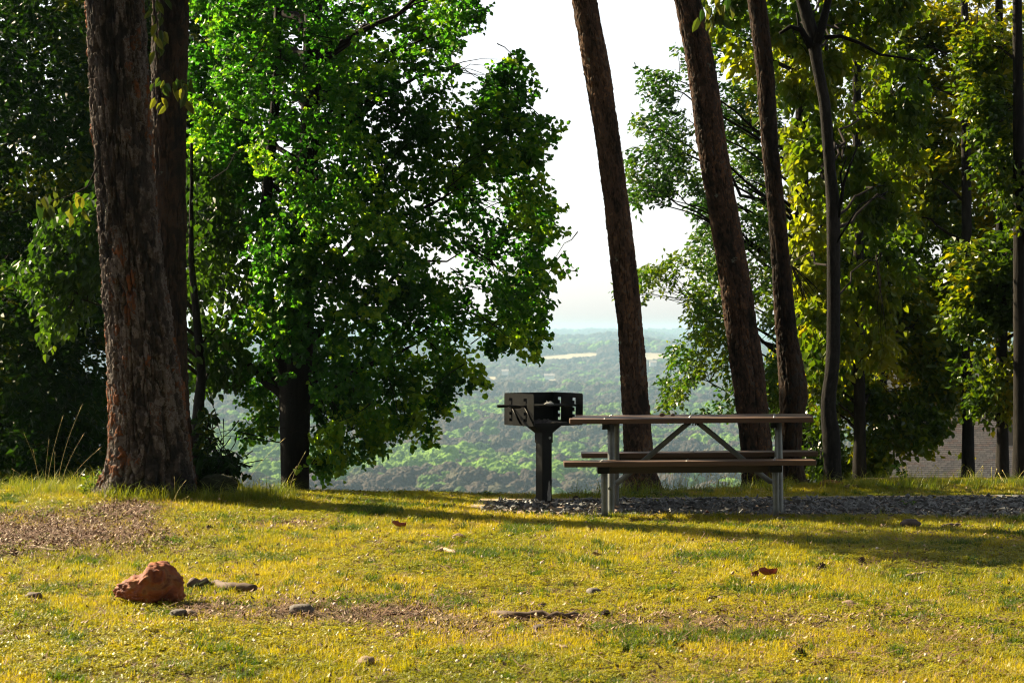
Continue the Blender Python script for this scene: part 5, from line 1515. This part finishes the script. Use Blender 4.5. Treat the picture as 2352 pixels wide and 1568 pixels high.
def far_mat():
    m, t, out = new_mat('far_foliage')
    a = N(t, 'ShaderNodeAttribute', attribute_name='tint', attribute_type='INSTANCER')
    rp = ramp(t, a.outputs['Fac'], [(0.0, (0.050, 0.038, 0.030)), (0.36, (0.060, 0.055, 0.034)), (0.48, (0.065, 0.125, 0.022)), (1.0, (0.13, 0.23, 0.025))])
    p = N(t, 'ShaderNodeBsdfPrincipled', Roughness=0.9); p.inputs['Specular IOR Level'].default_value = 0.1
    tc = N(t, 'ShaderNodeTexCoord'); no = N(t, 'ShaderNodeTexNoise', Scale=0.9, Detail=4.0)
    t.links.new(tc.outputs['Object'], no.inputs['Vector'])
    b = N(t, 'ShaderNodeBump', Strength=1.0, Distance=1.2)
    t.links.new(no.outputs[0], b.inputs['Height']); t.links.new(b.outputs[0], p.inputs['Normal'])
    t.links.new(rp.outputs[0], p.inputs['Base Color']); t.links.new(p.outputs[0], out.inputs[0])
    return m
M['far'] = far_mat()
fsrc = [blob_tree(k, 4 if k < 5 else 3) for k in range(7)]
X_, Y_, S_ = [], [], []
yy = 640.0
while yy < 11300:
    sp = 8.6 if yy < 2600 else (11 if yy < 4200 else (15 + (yy - 4200) / 8200 * 8))
    hwid = 0.262 * yy + 30
    n = int(2 * hwid / sp)
    xx = (np.arange(n) + RNG.random(n)) * sp - hwid
    X_.append(xx); Y_.append(yy + (RNG.random(n) - .5) * sp); S_.append(np.full(n, min(sp / 8.6, 1.75)) * (0.55 + 0.85 * RNG.random(n) ** 1.5))
    yy += sp * 0.95
X_, Y_, S_ = np.concatenate(X_), np.concatenate(Y_), np.concatenate(S_)
# only what shows between the trunks
pxs = CX + X_ / Y_ * F
fk = ~field_mask(X_, Y_)
X_, Y_, S_ = X_[fk], Y_[fk], S_[fk]
n = len(X_)
Zf = ground_z(X_, Y_) + 3.0 * S_ + 16 * (fbm(X_ / 42, Y_ / 60, 0, 12, 2) - .4) - 3
tint = np.clip(0.42 + (fbm(X_ / 60, Y_ / 60, 2, 14, 3) - .5) * 2.2 + RNG.normal(0, .22, n) - 0.35 * sstep(1900, 2700, Y_), 0, 1)  # distant crowns lose green, imitating haze in their colour
instancer('valley_forest', np.stack([X_, Y_, Zf], -1), np.stack([(RNG.random(n) - .5) * .6, (RNG.random(n) - .5) * .6, RNG.random(n) * 6.28], -1), S_, np.where(Y_ > 3200, 5 + (RNG.random(n) * 2).astype(int), (RNG.random(n) * 5).astype(int)), fsrc, tint)

# far houses among the valley trees
hw_m = plain('white_siding', (0.75, 0.72, 0.68), .7, bump=0); hr_m = plain('house_roof', (0.3, 0.26, 0.24), .8, bump=0)
for k, (px, py, lab) in enumerate(((1160, 856, 'tiny white farmhouse in the valley left of the leaning pine'), (1262, 866, 'tiny pale long barn in the valley, right of the white farmhouse'), (1500, 836, 'tiny pale farm building in the valley right of the leaning pine'))):
    Y = 3300; p = at(px, py, Y); t = empty('farmhouse', (p[0], Y, p[2] - 3), lab, 'house')
    box_obj('wall', (0, 0, 2.5), (10 + 5 * (k == 1), 6, 6), hw_m, t, bevel=0)
    bm = bmesh.new(); w_ = 5.6 + 2.5 * (k == 1)
    v = [bm.verts.new(c) for c in ((-w_, -5, 5.55), (w_, -5, 5.55), (w_, 0, 8.6), (-w_, 0, 8.6), (w_, 5, 5.55), (-w_, 5, 5.55))]
    for f in ((0, 1, 2, 3), (3, 2, 4, 5), (0, 3, 5), (1, 4, 2), (0, 5, 4, 1)): bm.faces.new([v[q] for q in f])
    from_bm('roof', bm, hr_m, t)

# ------------------------------------------------------------------ haze
m, t, out = new_mat('haze')
pv = N(t, 'ShaderNodeVolumePrincipled')
pv.inputs['Color'].default_value = HAZE_COL
pv.inputs['Density'].default_value = HAZE
pv.inputs['Anisotropy'].default_value = 0.2
t.links.new(pv.outputs[0], out.inputs['Volume'])
bm = bmesh.new()
zlo = float(min(GZ.min(), -100)) - 1.0; ztop = 19.5
add_box(bm, (0, 5820, (zlo + ztop) / 2), (15200, 11800, ztop - zlo))
hz = from_bm('haze', bm, m); tag(hz, kind='stuff')
